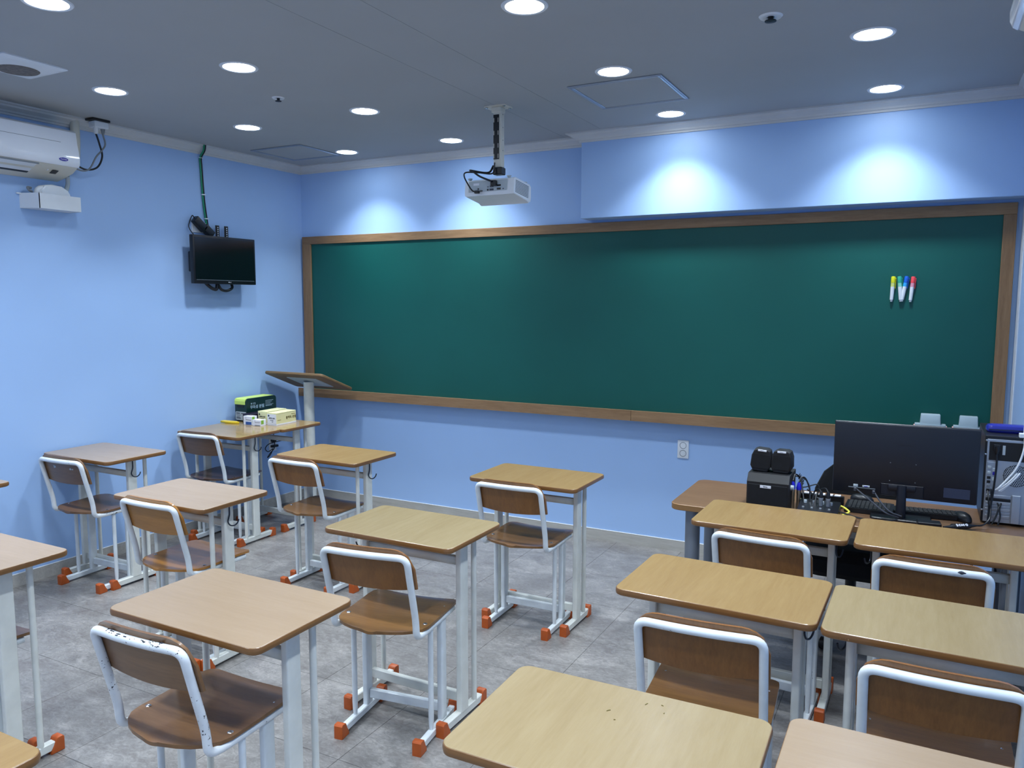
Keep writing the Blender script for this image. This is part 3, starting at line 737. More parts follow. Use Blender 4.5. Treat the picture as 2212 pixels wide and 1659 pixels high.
obj('print_line', B().box(0.020, 0.046, -cl-0.0024, -cl-0.0014, 0.018, 0.034), MT['print_brown'], lab)
fx = cw-0.0018
M_ = face_M((fx+0.0006, -0.045, 0.105), (0, 1, 0), (0, 0, 1))
text('lettering', '무독성 분필', 0.029, MT['print_pale'], t, M_, 0.0004, 'CENTER', 0.0006)
text('lettering', '● 분필', 0.016, MT['print_pale'], t, face_M((fx+0.0006, -0.085, 0.132), (0, 1, 0), (0, 0, 1)))
for k in range(5): obj('print_line', B().box(fx, fx+0.0012, 0.038, 0.118-(k*7 % 3)*0.014, 0.140-k*0.010, 0.1425-k*0.010+(0.002 if k == 4 else 0)), MT['print_pale'], t)
t = thing('flat_box', 'shiny black and violet flat box lying beside the green case', 'box', (0.226, 4.20, DT))
obj('body', slab(B(), -0.043, 0.043, -0.115, 0.115, 0.006, [(0, 0), (0, 0.068), (0.004, 0.072)]), MT['purple_black'], t)
for i, (x0, y0, rz, l, front) in enumerate(((0.408, 4.107, 0.03, 'pale yellow chalk box with white printed end, rightmost on the corner desk', 'paper'),
                                             (0.288, 4.135, 0.03, 'pale yellow chalk box, second from right, partly hidden by small cartons', 'card_yellow'))):
    t = thing('chalk_box', l, 'box', (x0, y0, DT), rz, 'yellow chalk boxes')
    W_, D_, H_ = 0.088, 0.205, 0.088
    obj('carton', B().box(0.0, W_, 0.0, D_, 0.010, H_, 0.0015, 1), MT['card_yellow'], t)
    obj('carton_tray', B().box(-0.0005, W_+0.0005, -0.0005, D_+0.0005, 0.0, 0.012, 0.001, 1), MT['paper'], t)
    fl = B(); fl.box(-0.002, W_+0.001, 0.0, D_, H_-0.001, H_+0.004, 0.002, 1); obj('top_flap', fl, MT['card_yellow'], t)
    fr = obj('end_panel', B().box(0.003, W_-0.003, -0.0015, 0.0005, 0.012, H_-0.006), MT[front], t)
    obj('emblem', B().lathe((0.016, -0.001, H_-0.018), [(0.007, 0.0), (0.007, -0.0012), (0.001, -0.0013)], 14, 'y'), MT['green_dark'], t)
    text('lettering', '물백묵 분필', 0.0115, MT['print_dark'], t, face_M((W_/2, -0.0018, 0.052), (1, 0, 0), (0, 0, 1)), 0.0003, 'CENTER', 0.0003)
    text('lettering', '탄산칼슘', 0.0085, MT['print_dark'], t, face_M((W_/2, -0.0018, 0.038), (1, 0, 0), (0, 0, 1)))
    text('lettering', '72본', 0.0085, MT['print_dark'], t, face_M((W_/2+0.006, -0.0018, 0.026), (1, 0, 0), (0, 0, 1)))
    if i == 0:
        text('lettering', '물백묵 분필', 0.022, MT['print_brown'], t, face_M((W_+0.0006, 0.150, 0.047), (0, 1, 0), (0, 0, 1)), 0.0003, 'CENTER', 0.0004)
        obj('print_line', B().box(W_, W_+0.001, 0.155, 0.198, 0.068, 0.071), MT['print_brown'], t)
        obj('print_line', B().box(W_, W_+0.001, 0.010, 0.045, 0.038, 0.0405), MT['print_brown'], t)
for i, (x0, y0, hh, l) in enumerate(((0.240, 4.040, 0.064, 'small white carton with green and blue print left of the chalk boxes'),
                                  (0.332, 4.036, 0.044, 'smallest white carton with green print in front of the chalk boxes'))):
    t = thing('small_carton', l, 'box', (x0, y0, DT), 0.06, 'small white cartons')
    w_ = 0.078
    obj('carton', B().box(0, w_, 0, 0.055, 0, hh, 0.001, 1), MT['paper'], t)
    obj('print_block', B().box(0.026, 0.070, -0.0008, 0.001, hh*0.62, hh*0.92), MT['paper'], t)
    obj('print_outline', B().box(0.024, 0.072, -0.0005, 0.001, hh*0.57, hh*0.62).box(0.024, 0.0265, -0.0005, 0.001, hh*0.57, hh*0.95), MT['print_dark'], t)
    if i == 0: obj('print_block', B().box(0.022, 0.074, -0.0009, 0.001, 0.003, 0.024), MT['blue_print'], t)
    else: obj('print_outline', B().box(0.024, 0.072, -0.0009, 0.001, 0.003, 0.006), MT['print_dark'], t)
    obj('print_block', B().box(w_-0.001, w_+0.0008, 0.004, 0.03, hh*0.3, hh*0.95), MT['lime_print'], t)
t = thing('yellow_chalk_holder', 'flat yellow plastic piece lying left of the boxes near the wall', 'stationery', (0.10, 4.045, DT), 0.05)
yb = B(); yb.poly([(-0.085, -0.012), (-0.02, -0.028), (0.05, -0.024), (0.088, 0.0), (0.04, 0.022), (-0.08, 0.02)], 0.016, 'xy', 0.0, None, 0.004)
obj('shell', yb, MT['yellow'], t)

# ------------------------------------------------------------------ wall sockets
t = thing('wall_outlet', 'white double wall socket below the chalkboard', 'wall outlet', (3.237, YB, 0.692))
obj('cover_plate', B().box(-0.037, 0.037, -0.010, 0.0, -0.060, 0.060, 0.003, 2), MT['white'], t)
for z in (0.026, -0.026):
    rb = obj('socket_ring', B().lathe((0, -0.0085, z), [(0.022, 0.0), (0.022, -0.003), (0.0195, -0.003), (0.0185, 0.004), (0.001, 0.004)], 26, 'y'), MT['grey'], t)
    for sx in (-0.009, 0.009): obj('pin_hole', B().cyl((sx, -0.0098, z), 0.0033, 0.004, 10, 'y'), MT['black'], rb)
t = thing('wall_outlet', 'socket on the left wall under the corner desk with a plugged adapter', 'wall outlet', (0, 4.552, 0.515))
obj('cover_plate', B().box(0, 0.010, -0.036, 0.040, -0.060, 0.055, 0.003, 1), MT['white'], t)
obj('plug', B().lathe((0.010, -0.008, 0.030), [(0.016, 0.0), (0.020, 0.008), (0.018, 0.03), (0.008, 0.04), (0.001, 0.042)], 18, 'x'), MT['black'], t)
obj('adapter', B().box(0.010, 0.040, -0.03, 0.035, -0.028, -0.010, 0.004, 1), MT['black'], t)
b = B(); b.tube(spline([(0.05, 4.544, 0.545), (0.07, 4.57, 0.563), (0.065, 4.63, 0.555), (0.06, 4.62, 0.538), (0.055, 4.56, 0.535), (0.06, 4.46, 0.53), (0.06, 4.42, 0.50), (0.06, 4.45, 0.47), (0.06, 4.50, 0.485), (0.06, 4.47, 0.44), (0.06, 4.44, 0.425), (0.06, 4.47, 0.455), (0.06, 4.52, 0.50), (0.06, 4.51, 0.62), (0.06, 4.49, 0.735)]), 0.0035, 7)
tag(obj('tangled_cord', b, MT['black']), 'tangled black cord hanging below the corner desk by the socket', 'cable')

# ------------------------------------------------------------------ left air conditioner and what hangs with it
def aircon(name, label, wall_x, sgn, y0, y1, zoff, k, badge):
    t = thing(name, label, 'air conditioner', (wall_x, y0, zoff))
    L = y1-y0
    fp = [(0.06, 0.285), (0.170, 0.280), (0.186, 0.268), (0.190, 0.245), (0.194, 0.205), (0.205, 0.160), (0.212, 0.120), (0.211, 0.095), (0.205, 0.078), (0.196, 0.070), (0.10, 0.078)]
    bp_ = [(0.0, 0.27), (0.06, 0.28), (0.168, 0.274), (0.175, 0.18), (0.193, 0.068), (0.150, 0.040), (0.06, 0.016), (0.0, 0.004)]
    S = lambda P: [(sgn*x*k, z) for x, z in P]
    obj('body', B().poly(S(bp_), L-0.012, 'xz', 0.006, None, 0.004), MT['cream'], t)
    obj('front_panel', B().poly(S(fp), L, 'xz', 0.0, None, 0.003), MT['white_gloss'], t)
    obj('seam', B().box(min(sgn*k*0.1935, sgn*k*0.1960), max(sgn*k*0.1935, sgn*k*0.1960), 0.02, L-0.10, 0.1995, 0.2015), MT['grey'], t)
    lo = [(0.186, 0.062), (0.190, 0.058), (0.110, 0.0235), (0.106, 0.0275)]
    obj('louver', B().poly(S([(x, z+0.001) for x, z in lo]), L-0.30, 'xz', 0.06), MT['white'], t)
    lo = [(0.106, 0.0265), (0.104, 0.022), (0.090, 0.018), (0.090, 0.024)]
    obj('louver_gap', B().poly(S(lo), L-0.30, 'xz', 0.06), MT['black'], t)
    obj('louver_gap', B().poly(S([(0.1935, 0.067), (0.1935, 0.061), (0.190, 0.058), (0.188, 0.063)]), L-0.28, 'xz', 0.05), MT['grey'], t)
    if badge:
        M_ = Matrix.Translation((sgn*k*0.2085, L-0.10, 0.103)) @ Matrix.Rotation(math.radians(-2), 4, 'Y')
        bd = B(); bd.layers([[(x_, 0.026*math.cos(a), 0.0095*math.sin(a)) for a in (2*PI*i/28 for i in range(28))] for x_ in (0.0, 0.0065)]); bd.bm.transform(M_)
        o = obj('badge', bd, MT['logo_blue'], t)
        text('lettering', 'Carrier', 0.0125, MT['paper'], o, M_ @ face_M((0.0067, 0, 0), (0, 1, 0), (0, 0, 1)), 0.0002)
        obj('receiver_window', B().poly([(0.128, 0.0285), (0.160, 0.0425), (0.1605, 0.0405), (0.1285, 0.0265)], 0.035, 'xz', L-0.135), MT['black'], t)
        obj('indicator', B().poly([(0.150, 0.0385), (0.160, 0.043), (0.1605, 0.041), (0.1505, 0.0365)], 0.008, 'xz', L-0.165), MT['paper'], t)
    return t
aircon('air_conditioner', 'glossy white air conditioner high on the left wall', 0.0, 1, 2.06, 2.912, 2.350, 1.0, True)
aircon('air_conditioner', 'white air conditioner corner at the upper right edge of the photo', XR, -1, 1.75, 2.60, 2.322, 1.30, False)
t = thing('drain_pump', 'white drain pump in a tray under the left air conditioner', 'pump', (0, 2.83, 2.178))
tray = B()
for a_, c_, z0_, z1_ in (([(-0.14, 0.0), (-0.10, 0.105), (0.135, 0.105), (0.135, 0.0)], None, 0.0, 0.004),):
    tray.poly([(y_, x_) for x_, y_ in a_], z1_-z0_, 'xy', z0_)
tray.poly([(0.0, -0.155), (0.112, -0.112), (0.112, -0.106), (0.0, -0.147)], 0.085, 'xy', 0.0)
tray.poly([(0.104, -0.110), (0.112, -0.112), (0.112, 0.138), (0.104, 0.138)], 0.085, 'xy', 0.0)
tray.poly([(0.0, 0.130), (0.106, 0.130), (0.106, 0.138), (0.0, 0.138)], 0.085, 'xy', 0.0)
obj('tray', tray, MT['white'], t)
obj('tray_lug', B().box(0.0, 0.012, -0.175, -0.145, 0.078, 0.086, 0.001, 1), MT['white'], t)
pr = [(-0.075, 0.03), (-0.075, 0.105), (-0.055, 0.137), (-0.01, 0.145), (0.05, 0.140), (0.085, 0.120), (0.105, 0.085), (0.108, 0.03)]
obj('pump_body', B().poly(pr, 0.075, 'yz', 0.008, None, 0.01), MT['white'], t)
obj('elbow_pipe', B().tube(fillet([(0.060, -0.085, 0.05), (0.060, -0.085, 0.115), (0.060, -0.02, 0.115)], 0.03), 0.020, 16), MT['white'], t)
obj('hose', B().tube(spline([(0.05, -0.11, 0.095), (0.055, -0.13, 0.10), (0.05, -0.135, 0.115), (0.04, -0.11, 0.115)]), 0.007, 8), MT['grey'], t)
obj('blue_cap', B().box(0.02, 0.05, 0.110, 0.122, 0.07, 0.10, 0.003, 1), MT['blue'], t)
obj('hanger_arm', B().tube(spline([(0.02, 0.10, 0.10), (0.03, 0.115, 0.16), (0.05, 0.105, 0.21)]), 0.012, 10), MT['lightgrey'], t)
b = B(); b.tube(fillet([(0.038, 3.005, 2.735), (0.038, 3.005, 2.60), (0.036, 2.995, 2.46), (0.05, 2.93, 2.42)], 0.03), 0.026, 14)
tag(obj('pipe_cover', b, MT['cream']), 'cream taped pipe running from the ceiling behind the left air conditioner', 'pipe')
t = thing('ceiling_outlet', 'white socket box with black plate at the ceiling edge above the left wall', 'wall outlet', (0.115, 3.095, ZC))
obj('black_plate', B().box(-0.03, 0.045, -0.055, 0.06, -0.014, -0.0005, 0.002, 1), MT['black'], t)
obj('socket_box', B().box(-0.028, 0.035, -0.035, 0.055, -0.052, -0.013, 0.004, 1), MT['white'], t)
obj('plug', B().lathe((0.005, -0.012, -0.052), [(0.013, 0.0), (0.013, -0.03), (0.006, -0.036), (0.001, -0.036)], 16), MT['white'], t)
obj('plug', B().lathe((0.005, 0.034, -0.052), [(0.014, 0.0), (0.010, -0.018), (0.005, -0.035), (0.001, -0.036)], 16), MT['grey'], t)
b = B(); b.tube(spline([(0.12, 3.083, 2.655), (0.115, 3.105, 2.60), (0.10, 3.13, 2.53), (0.08, 3.11, 2.465), (0.07, 3.05, 2.44), (0.08, 2.98, 2.455), (0.09, 2.915, 2.50)]), 0.0055, 8)
tag(obj('aircon_cable', b, MT['black']), 'black cable looping from the ceiling socket to the left air conditioner', 'cable')
b = B(); b.tube(spline([(0.12, 3.129, 2.655), (0.12, 3.14, 2.60), (0.11, 3.12, 2.56), (0.10, 3.09, 2.52), (0.08, 3.06, 2.45), (0.075, 3.02, 2.43), (0.08, 2.96, 2.44), (0.09, 2.915, 2.48)]), 0.0050, 8)
tag(obj('aircon_cable', b, MT['grey']), 'grey cable looping from the ceiling socket to the left air conditioner', 'cable')

# ------------------------------------------------------------------ wall television
t = thing('wall_television', 'small black television bracketed to the left wall', 'television', (0.0, 4.04, 1.942))
obj('casing', B().box(0.085, 0.120, -0.282, 0.282, -0.168, 0.168, 0.004, 2), MT['black'], t)
obj('screen', B().box(0.1195, 0.1215, -0.268, 0.268, -0.138, 0.152), MT['screen'], t)
obj('lower_strip', B().box(0.1205, 0.1222, -0.262, 0.262, -0.1425, -0.1405), MT['alu'], t)
text('lettering', '● LG', 0.010, MT['paper'], t, face_M((0.1208, 0.03, -0.155), (0, 1, 0), (0, 0, 1)))
obj('rear_housing', B().box(0.035, 0.088, -0.20, 0.20, -0.13, 0.10, 0.012, 2), MT['black'], t)
obj('wall_plate', B().box(0.0, 0.012, -0.10, 0.14, -0.10, 0.10, 0.002, 1), MT['black_matte'], t)
obj('arm', B().box(0.010, 0.040, -0.05, 0.05, -0.05, 0.05, 0.003, 1), MT['black_matte'], t)
obj('side_connector', B().box(0.040, 0.075, -0.262, -0.20, -0.085, 0.055, 0.006, 1), MT['black_matte'], t)
for yy in (0.014, 0.095):
    st = obj('bracket_strip', B().box(0.028, 0.033, yy-0.017, yy+0.017, -0.16, 0.255, 0.001, 1), MT['black_matte'], t)
    for k in range(6): obj('slot', B().box(0.0325, 0.0338, yy-0.001, yy+0.007, 0.236-k*0.0145, 0.244-k*0.0145), MT['paper'], st)
obj('cable_bundle', B().tube(spline([(0.06, -0.15, -0.15), (0.075, -0.10, -0.195), (0.08, -0.06, -0.205), (0.08, -0.05, -0.17), (0.07, -0.04, -0.16)]), 0.012, 8)
    .tube(spline([(0.07, -0.04, -0.16), (0.085, -0.02, -0.205), (0.085, 0.03, -0.215), (0.085, 0.08, -0.195), (0.07, 0.09, -0.16)]), 0.010, 8), MT['black'], t)
t = thing('wall_outlet', 'white socket plate behind the black adapters above the television', 'wall outlet', (0, 3.915, 2.170))
obj('cover_plate', B().box(0, 0.010, -0.065, 0.060, -0.036, 0.036, 0.003, 1), MT['white'], t)
for i, (y, z, a, L, l) in enumerate(((3.895, 2.192, -40, 0.055, 'upper black power adapter above the television'), (3.965, 2.150, -40, 0.045, 'lower black power adapter above the television'))):
    t = thing('power_adapter', l, 'adapter', (0.034, y, z), 0, 'power adapters above the television')
    t.rotation_euler = (math.radians(a), 0, 0)
    obj('brick', B().box(-0.022, 0.022, -L, L, -0.026, 0.026, 0.005, 2), MT['black'], t)
b = B(); b.tube(spline([(0.034, 3.853, 2.23), (0.036, 3.835, 2.247), (0.03, 3.82, 2.215), (0.02, 3.815, 2.17), (0.03, 3.83, 2.13), (0.05, 3.86, 2.09)]), 0.0035, 7)
tag(obj('adapter_cable', b, MT['black']), 'thin black lead curving round the upper adapter to the television', 'cable')
pth = [(0.082, 3.925, 2.738), (0.070, 3.928, 2.70), (0.014, 3.945, 2.66), (0.009, 3.950, 2.60), (0.009, 3.955, 2.48), (0.009, 3.962, 2.36), (0.009, 3.975, 2.25), (0.010, 3.985, 2.19)]
b = B(); b.tube(spline([(x, y-0.006, z) for x, y, z in pth]), 0.0058, 8)
tag(obj('network_cable', b, MT['green_cable']), 'green cable running down the left wall to the television', 'cable')
b = B(); b.tube(spline([(x, y+0.006, z) for x, y, z in pth]+[(0.03, 3.99, 2.17)]), 0.0055, 8)
tag(obj('television_cable', b, MT['black']), 'black cable tied beside the green one above the television', 'cable')
for z, y in ((2.66, 3.947), (2.405, 3.959), (2.238, 3.977)):
    tag(obj('cable_tie', B().box(0.002, 0.019, y-0.014, y+0.016, z-0.004, z+0.004, 0.002, 1), MT['white']),
        {2.66: 'white tie on the green cable at the ceiling molding', 2.405: 'white tie halfway down the green wall cable', 2.238: 'white tie on the green cable just above the adapters'}[z], 'cable tie', 'ties on the wall cable')

# ------------------------------------------------------------------ teacher's desk
TZ = 0.705
t = thing('teacher_desk', "brown teacher's desk with grey tube legs under the computer gear", 'desk', (4.29, 3.81, 0))
obj('tabletop', slab(B(), -0.725, 0.725, -0.285, 0.285, 0.05, [(0.003, TZ-0.030), (0, TZ-0.027), (0, TZ-0.003), (0.003, TZ-0.0008)], 8), MT['desk_edge'], t)
obj('top_surface', slab(B(), -0.7225, 0.7225, -0.2825, 0.2825, 0.048, [(0, TZ-0.0015), (0.0008, TZ)], 8), MT['desk_wood'], t)
for sx in (-0.635, 0.66):
    for sy in (-0.19, 0.19):
        obj('leg', B().lathe((sx, sy, 0), [(0.030, 0), (0.036, 0.004), (0.035, 0.02), (0.035, TZ-0.04), (0.05, TZ-0.036), (0.05, TZ-0.030), (0.01, TZ-0.030)], 26), MT['steel_leg'], t)
obj('apron', B().box(-0.60, 0.62, 0.17, 0.185, 0.52, TZ-0.03, 0.001, 1), MT['desk_panel'], t)

# subwoofer and satellites
t = thing('subwoofer', "black box speaker at the left of the teacher's desk", 'speaker', (3.905, 3.600, TZ))
sw, sd, sh = 0.185, 0.205, 0.164
sb = B(); sb.poly([(0, 0.006), (0, sh-0.035), (0.028, sh), (sd, sh), (sd, 0.006)], sw, 'yz', 0.0, None, 0.002)
obj('cabinet', sb, MT['black_matte'], t)
obj('front_grille', B().box(0.006, sw-0.006, -0.004, 0.001, 0.010, sh-0.045, 0.002, 1), MT['black_fabric'], t)
pl = obj('name_plate', B().box(0.060, 0.108, -0.0055, -0.002, sh-0.060, sh-0.048, 0.0005, 1), MT['paper'], t)
text('lettering', 'Britz', 0.009, MT['print_dark'], pl, face_M((0.084, -0.0058, sh-0.054), (1, 0, 0), (0, 0, 1)), 0.0002, 'CENTER', 0.0002)
obj('volume_knob', B().lathe((sw, 0.06, sh-0.06), [(0.012, 0.0), (0.012, 0.012), (0.010, 0.014), (0.001, 0.014)], 18, 'x'), MT['lightgrey'], t)
for fx in (0.02, sw-0.02):
    for fy in (0.02, sd-0.02): obj('foot', B().cyl((fx, fy, 0), 0.01, 0.008, 12), MT['black'], t)
for i, (x, rz, lean, l) in enumerate(((3.950, 0.05, 4, 'left small black satellite speaker on top of the box speaker'), (4.046, -0.03, 0, 'right small black satellite speaker on top of the box speaker'))):
    t = thing('satellite_speaker', l, 'speaker', (x, 3.695, TZ+sh), rz, 'satellite speakers')
    M_ = Matrix.Rotation(math.radians(lean), 4, 'Y')
    sp = B(); o_ = [(-0.034, 0.002), (0.030, 0.002), (0.044, 0.026), (0.043, 0.074), (0.035, 0.098), (0.022, 0.105), (-0.022, 0.105), (-0.036, 0.098), (-0.045, 0.074), (-0.047, 0.026)]
    sp.poly(o_, 0.075, 'xz', -0.035, None, 0.004); sp.bm.transform(M_)
    obj('cabinet', sp, MT['black_matte'], t)
    gr = B().poly([(-0.034, 0.018), (0.034, 0.018), (0.039, 0.045), (0.036, 0.083), (-0.036, 0.083), (-0.041, 0.045)], 0.004, 'xz', -0.0385); gr.bm.transform(M_)
    obj('front_grille', gr, MT['black_fabric'], t)
    pl = B().box(-0.019, 0.019, -0.0375, -0.034, 0.096, 0.1040, 0.0005, 1); pl.bm.transform(M_)
    pl = obj('name_plate', pl, MT['paper'], t)
    text('lettering', 'Britz', 0.006, MT['grey'], pl, M_ @ face_M((0, -0.0379, 0.1000), (1, 0, 0), (0, 0, 1)))

# microphone connectors, mixer, keypad
for i, (x, y, l) in enumerate(((4.094, 3.655+0.04, 'left upright silver plug with blue boot beside the box speaker'), (4.121, 3.652+0.04, 'right upright silver plug with blue boot beside the box speaker'))):
    t = thing('microphone_plug', l, 'plug', (x, y, TZ), 0, 'silver plugs with blue boots')
    obj('shell', B().lathe((0,0,0), [(0.001, 0.0), (0.009, 0.0), (0.0095, 0.07), (0.0105, 0.075), (0.0105, 0.092), (0.009, 0.094)], 16), MT['nickel'], t)
    obj('boot', B().lathe((0,0,0), [(0.0112, 0.092), (0.0112, 0.102), (0.007, 0.122), (0.005, 0.126), (0.001, 0.126)], 16), MT['blue'], t)
t = thing('audio_mixer', 'black audio mixer with dials hidden behind the front school desk', 'mixer', (4.215, 3.63, TZ))
obj('body', B().poly([(-0.07, 0.004), (-0.07, 0.030), (0.075, 0.052), (0.075, 0.004)], 0.17, 'yz', -0.085, None, 0.002), MT['black'], t)
for k in range(4):
    obj('dial', B().lathe((-0.06+k*0.036, 0.03, 0.046), [(0.008, -0.006), (0.007, 0.010), (0.001, 0.011)], 12), MT[('lightgrey', 'silver')[k % 2]], t)
for k in range(4): obj('fader', B().box(-0.066+k*0.036, -0.056+k*0.036, -0.04, -0.03, 0.032, 0.042, 0.001, 1), MT['grey'], t)
for i, (x, y) in enumerate(((4.222, 3.64), (4.252, 3.64))):
    t = thing('cable_plug', ('left', 'right')[i]+' short silver cable plug standing in the audio mixer', 'plug', (x, y, TZ+0.042), 0, 'short plugs in the mixer')
    obj('shell', B().lathe((0,0,0), [(0.001, 0), (0.0085, 0.0), (0.0095, 0.026), (0.0105, 0.030), (0.010, 0.036)], 14), MT['silver'], t)
    obj('boot', B().lathe((0,0,0), [(0.0085, 0.035), (0.008, 0.058), (0.004, 0.066), (0.001, 0.066)], 14), MT['black'], t)
t = thing('control_keypad', 'black desk keypad with white keys left of the monitor', 'keypad', (4.205, 3.855, TZ), 0.02)
obj('body', B().poly([(-0.055, 0.0), (-0.055, 0.052), (0.055, 0.032), (0.055, 0.0)], 0.19, 'yz', -0.095, None, 0.003), MT['black'], t)
for r in range(2):
    for k in range(5):
        if r == 0 and k in (0, 1): continue
        y = -0.035+r*0.035; z = 0.052-(y+0.055)*0.182
        obj('key', B().box(-0.08+k*0.034, -0.054+k*0.034, y-0.008, y+0.012, z-0.006, z+0.006, 0.001, 1), MT['paper'], t)

# monitor seen from behind
t = thing('computer_monitor', "large black monitor seen from behind on the teacher's desk", 'monitor', (4.54, 3.755, TZ), 0.0)
obj('rear_shell', B().box(-0.282, 0.284, -0.012, 0.010, 0.092, 0.412, 0.005, 2), MT['black_back'], t)
obj('rear_recess', B().box(-0.085, 0.085, -0.0145, -0.011, 0.098, 0.152, 0.003, 1), MT['black_back'], t)
obj('front_bezel', B().box(-0.284, 0.286, 0.009, 0.020, 0.090, 0.414, 0.002, 1), MT['black'], t)
obj('screen', B().box(-0.275, 0.277, 0.0195, 0.0212, 0.102, 0.406), MT['screen'], t)
nb = B(); nb.tube([(0.0, -0.034, 0.006), (0.0, -0.032, 0.12), (0, -0.028, 0.150)], 0.019, 18, [0.021, 0.019, 0.019]); nb.box(-0.055, 0.055, -0.030, -0.018, 0.125, 0.150, 0.006, 2)
obj('stand_neck', nb, MT['black_back'], t)
obj('cable_hole', B().poly(rrect(-0.010, 0.010, 0.010, 0.034, 0.009, 4), 0.004, 'xz', -0.0565), MT['black_matte'], t)
obj('stand_base', slab(B(), -0.12, 0.12, -0.075, 0.08, 0.02, [(0, 0), (0, 0.006), (0.004, 0.010)]), MT['black'], t)
obj('rating_label', B().box(0.160, 0.258, -0.0130, -0.0115, 0.114, 0.156), MT['navy_label'], t)
text('lettering', 'SAMSUNG', 0.013, MT['black_matte'], t, face_M((0.006, -0.0124, 0.325), (1, 0, 0), (0, 0, 1)))
pp = obj('port_strip', B().box(-0.215, -0.105, -0.0150, -0.011, 0.118, 0.121, 0, 1), MT['grey'], t)
obj('port', B().box(-0.195, -0.176, -0.0160, -0.011, 0.122, 0.134, 0.001, 1), MT['lightgrey'], t)
obj('port', B().box(-0.158, -0.128, -0.0160, -0.011, 0.124, 0.132, 0.001, 1), MT['lightgrey'], t)
obj('port', B().box(-0.151, -0.135, -0.0166, -0.011, 0.1255, 0.1305, 0.001, 1), MT['logo_blue'], t)
for x, z in ((-0.05, 0.245), (0.05, 0.245), (-0.05, 0.165), (0.05, 0.165)): obj('screw', B().cyl((x, -0.0135, z), 0.0022, 0.003, 8, 'y'), MT['grey'], t)
for i, (p, l) in enumerate(((((4.354, 3.728, 0.824), (4.42, 3.70, 0.78), (4.48, 3.68, 0.74), (4.535, 3.688, 0.722)), 'left slanting grey cable from the monitor port to its stand'),
                             (((4.430, 3.728, 0.818), (4.460, 3.70, 0.78), (4.50, 3.68, 0.745), (4.545, 3.690, 0.728)), 'right slanting grey cable from the monitor port to its stand'))):
    b = B(); b.tube(spline(p), 0.0035, 8); b.box(p[0][0]-0.006, p[0][0]+0.006, p[0][1]-0.012, p[0][1]+0.003, p[0][2]-0.012, p[0][2]+0.004, 0.002, 1)
    tag(obj('monitor_cable', b, MT['cable_grey']), l, 'cable', 'monitor cables')

# keyboards, mice, small boxes
def keyboard(name, label, x, y, rz, w_, d_, z, kx, ky, rest):
    t = thing(name, label, 'keyboard', (x, y, z), rz, 'computer keyboards')
    obj('case', B().poly([(-d_/2, 0.0), (-d_/2, 0.020), (d_/2, 0.012), (d_/2, 0.0)], w_, 'yz', -w_/2, None, 0.003), MT['black'], t)
    y0 = -d_/2 + 0.012; y1 = d_/2 - 0.012 - rest
    kb = B()
    for j in range(ky):
        for i in range(kx):
            xx = -w_/2+0.012+(w_-0.024)*(i+0.5)/kx; yy = y0+(y1-y0)*(j+0.5)/ky; hx, hy = (w_-0.024)/kx*0.43, (y1-y0)/ky*0.42
            zt = 0.020-0.008*(yy+d_/2)/d_
            obj('key', B().box(xx-hx, xx+hx, yy-hy, yy+hy, zt-0.002, zt+0.004, 0.0012, 1), MT['black_matte'], t)
    kb.bm.free()
    return t
keyboard('keyboard', 'black keyboard below the right half of the monitor', 4.655, 3.865, 0.10, 0.30, 0.125, TZ+0.002, 15, 5, 0.0)
t = keyboard('keyboard', 'wide black keyboard pad left of the monitor stand', 4.410, 3.845, 0.0, 0.20, 0.20, TZ+0.002, 10, 5, 0.0)
for i, (x, y, rz, l) in enumerate(((4.782, 3.835, 0.4, 'black mouse at the right beside the computer tower'), (4.372, 3.975, 1.3, 'black mouse behind the left keyboard'))):
    t = thing('computer_mouse', l, 'mouse', (x, y, TZ), rz, 'computer mice')
    k = 1.0
    obj('shell', B().layers([[(0.030*s*math.cos(a), 0.055*s*math.sin(a)+0.004*h, h*0.036) for a in (2*PI*q/24 for q in range(24))] for s, h in ((0.92, 0), (1, 0.2), (0.96, 0.5), (0.78, 0.82), (0.5, 0.97), (0.05, 1.0))]), MT['black'], t)
    obj('wheel', B().cyl((-0.003, 0.03, 0.028), 0.007, 0.006, 12, 'x'), MT['grey'], t)
t = thing('adapter_box', 'small black box in front of the right keyboard', 'adapter', (4.650, 3.645, TZ), 0.1)
obj('shell', B().box(-0.045, 0.045, -0.025, 0.03, 0, 0.026, 0.003, 1), MT['black'], t)
t = thing('cable_converter', 'black inline cable box with white lettering near the tower', 'adapter', (4.765, 3.66, TZ+0.004), 0.62)
obj('shell', B().layers([[(x, 0.015*s*math.cos(a), 0.013+0.012*s*math.sin(a)) for a in (2*PI*q/14 for q in range(14))] for x, s in ((-0.075, 0.25), (-0.045, 0.5), (-0.035, 1), (0.035, 1), (0.05, 0.6), (0.08, 0.25))]), MT['black'], t)
text('lettering', '❙HDMI ◎', 0.013, MT['paper'], t, face_M((0.0, -0.0125, 0.0215), (1, 0, 0), (0, 0.7, 0.7)), 0.0008, 'CENTER', 0.0003)
b = B(); b.tube(spline([(4.82, 3.70, 0.722), (4.85, 3.72, 0.724), (4.875, 3.76, 0.745), (4.88, 3.80, 0.80), (4.878, 3.815, 0.86)]), 0.0035, 7)
tag(obj('converter_cable', b, MT['black']), 'black lead from the inline cable box up to the tower', 'cable')
b = B(); b.tube(spline([(4.30, 3.62, 0.735), (4.38, 3.60, 0.722), (4.46, 3.61, 0.716), (4.53, 3.65, 0.720)]), 0.004, 7)
tag(obj('mixer_cable', b, MT['black']), 'black cable snaking from the mixer to the monitor stand', 'cable')
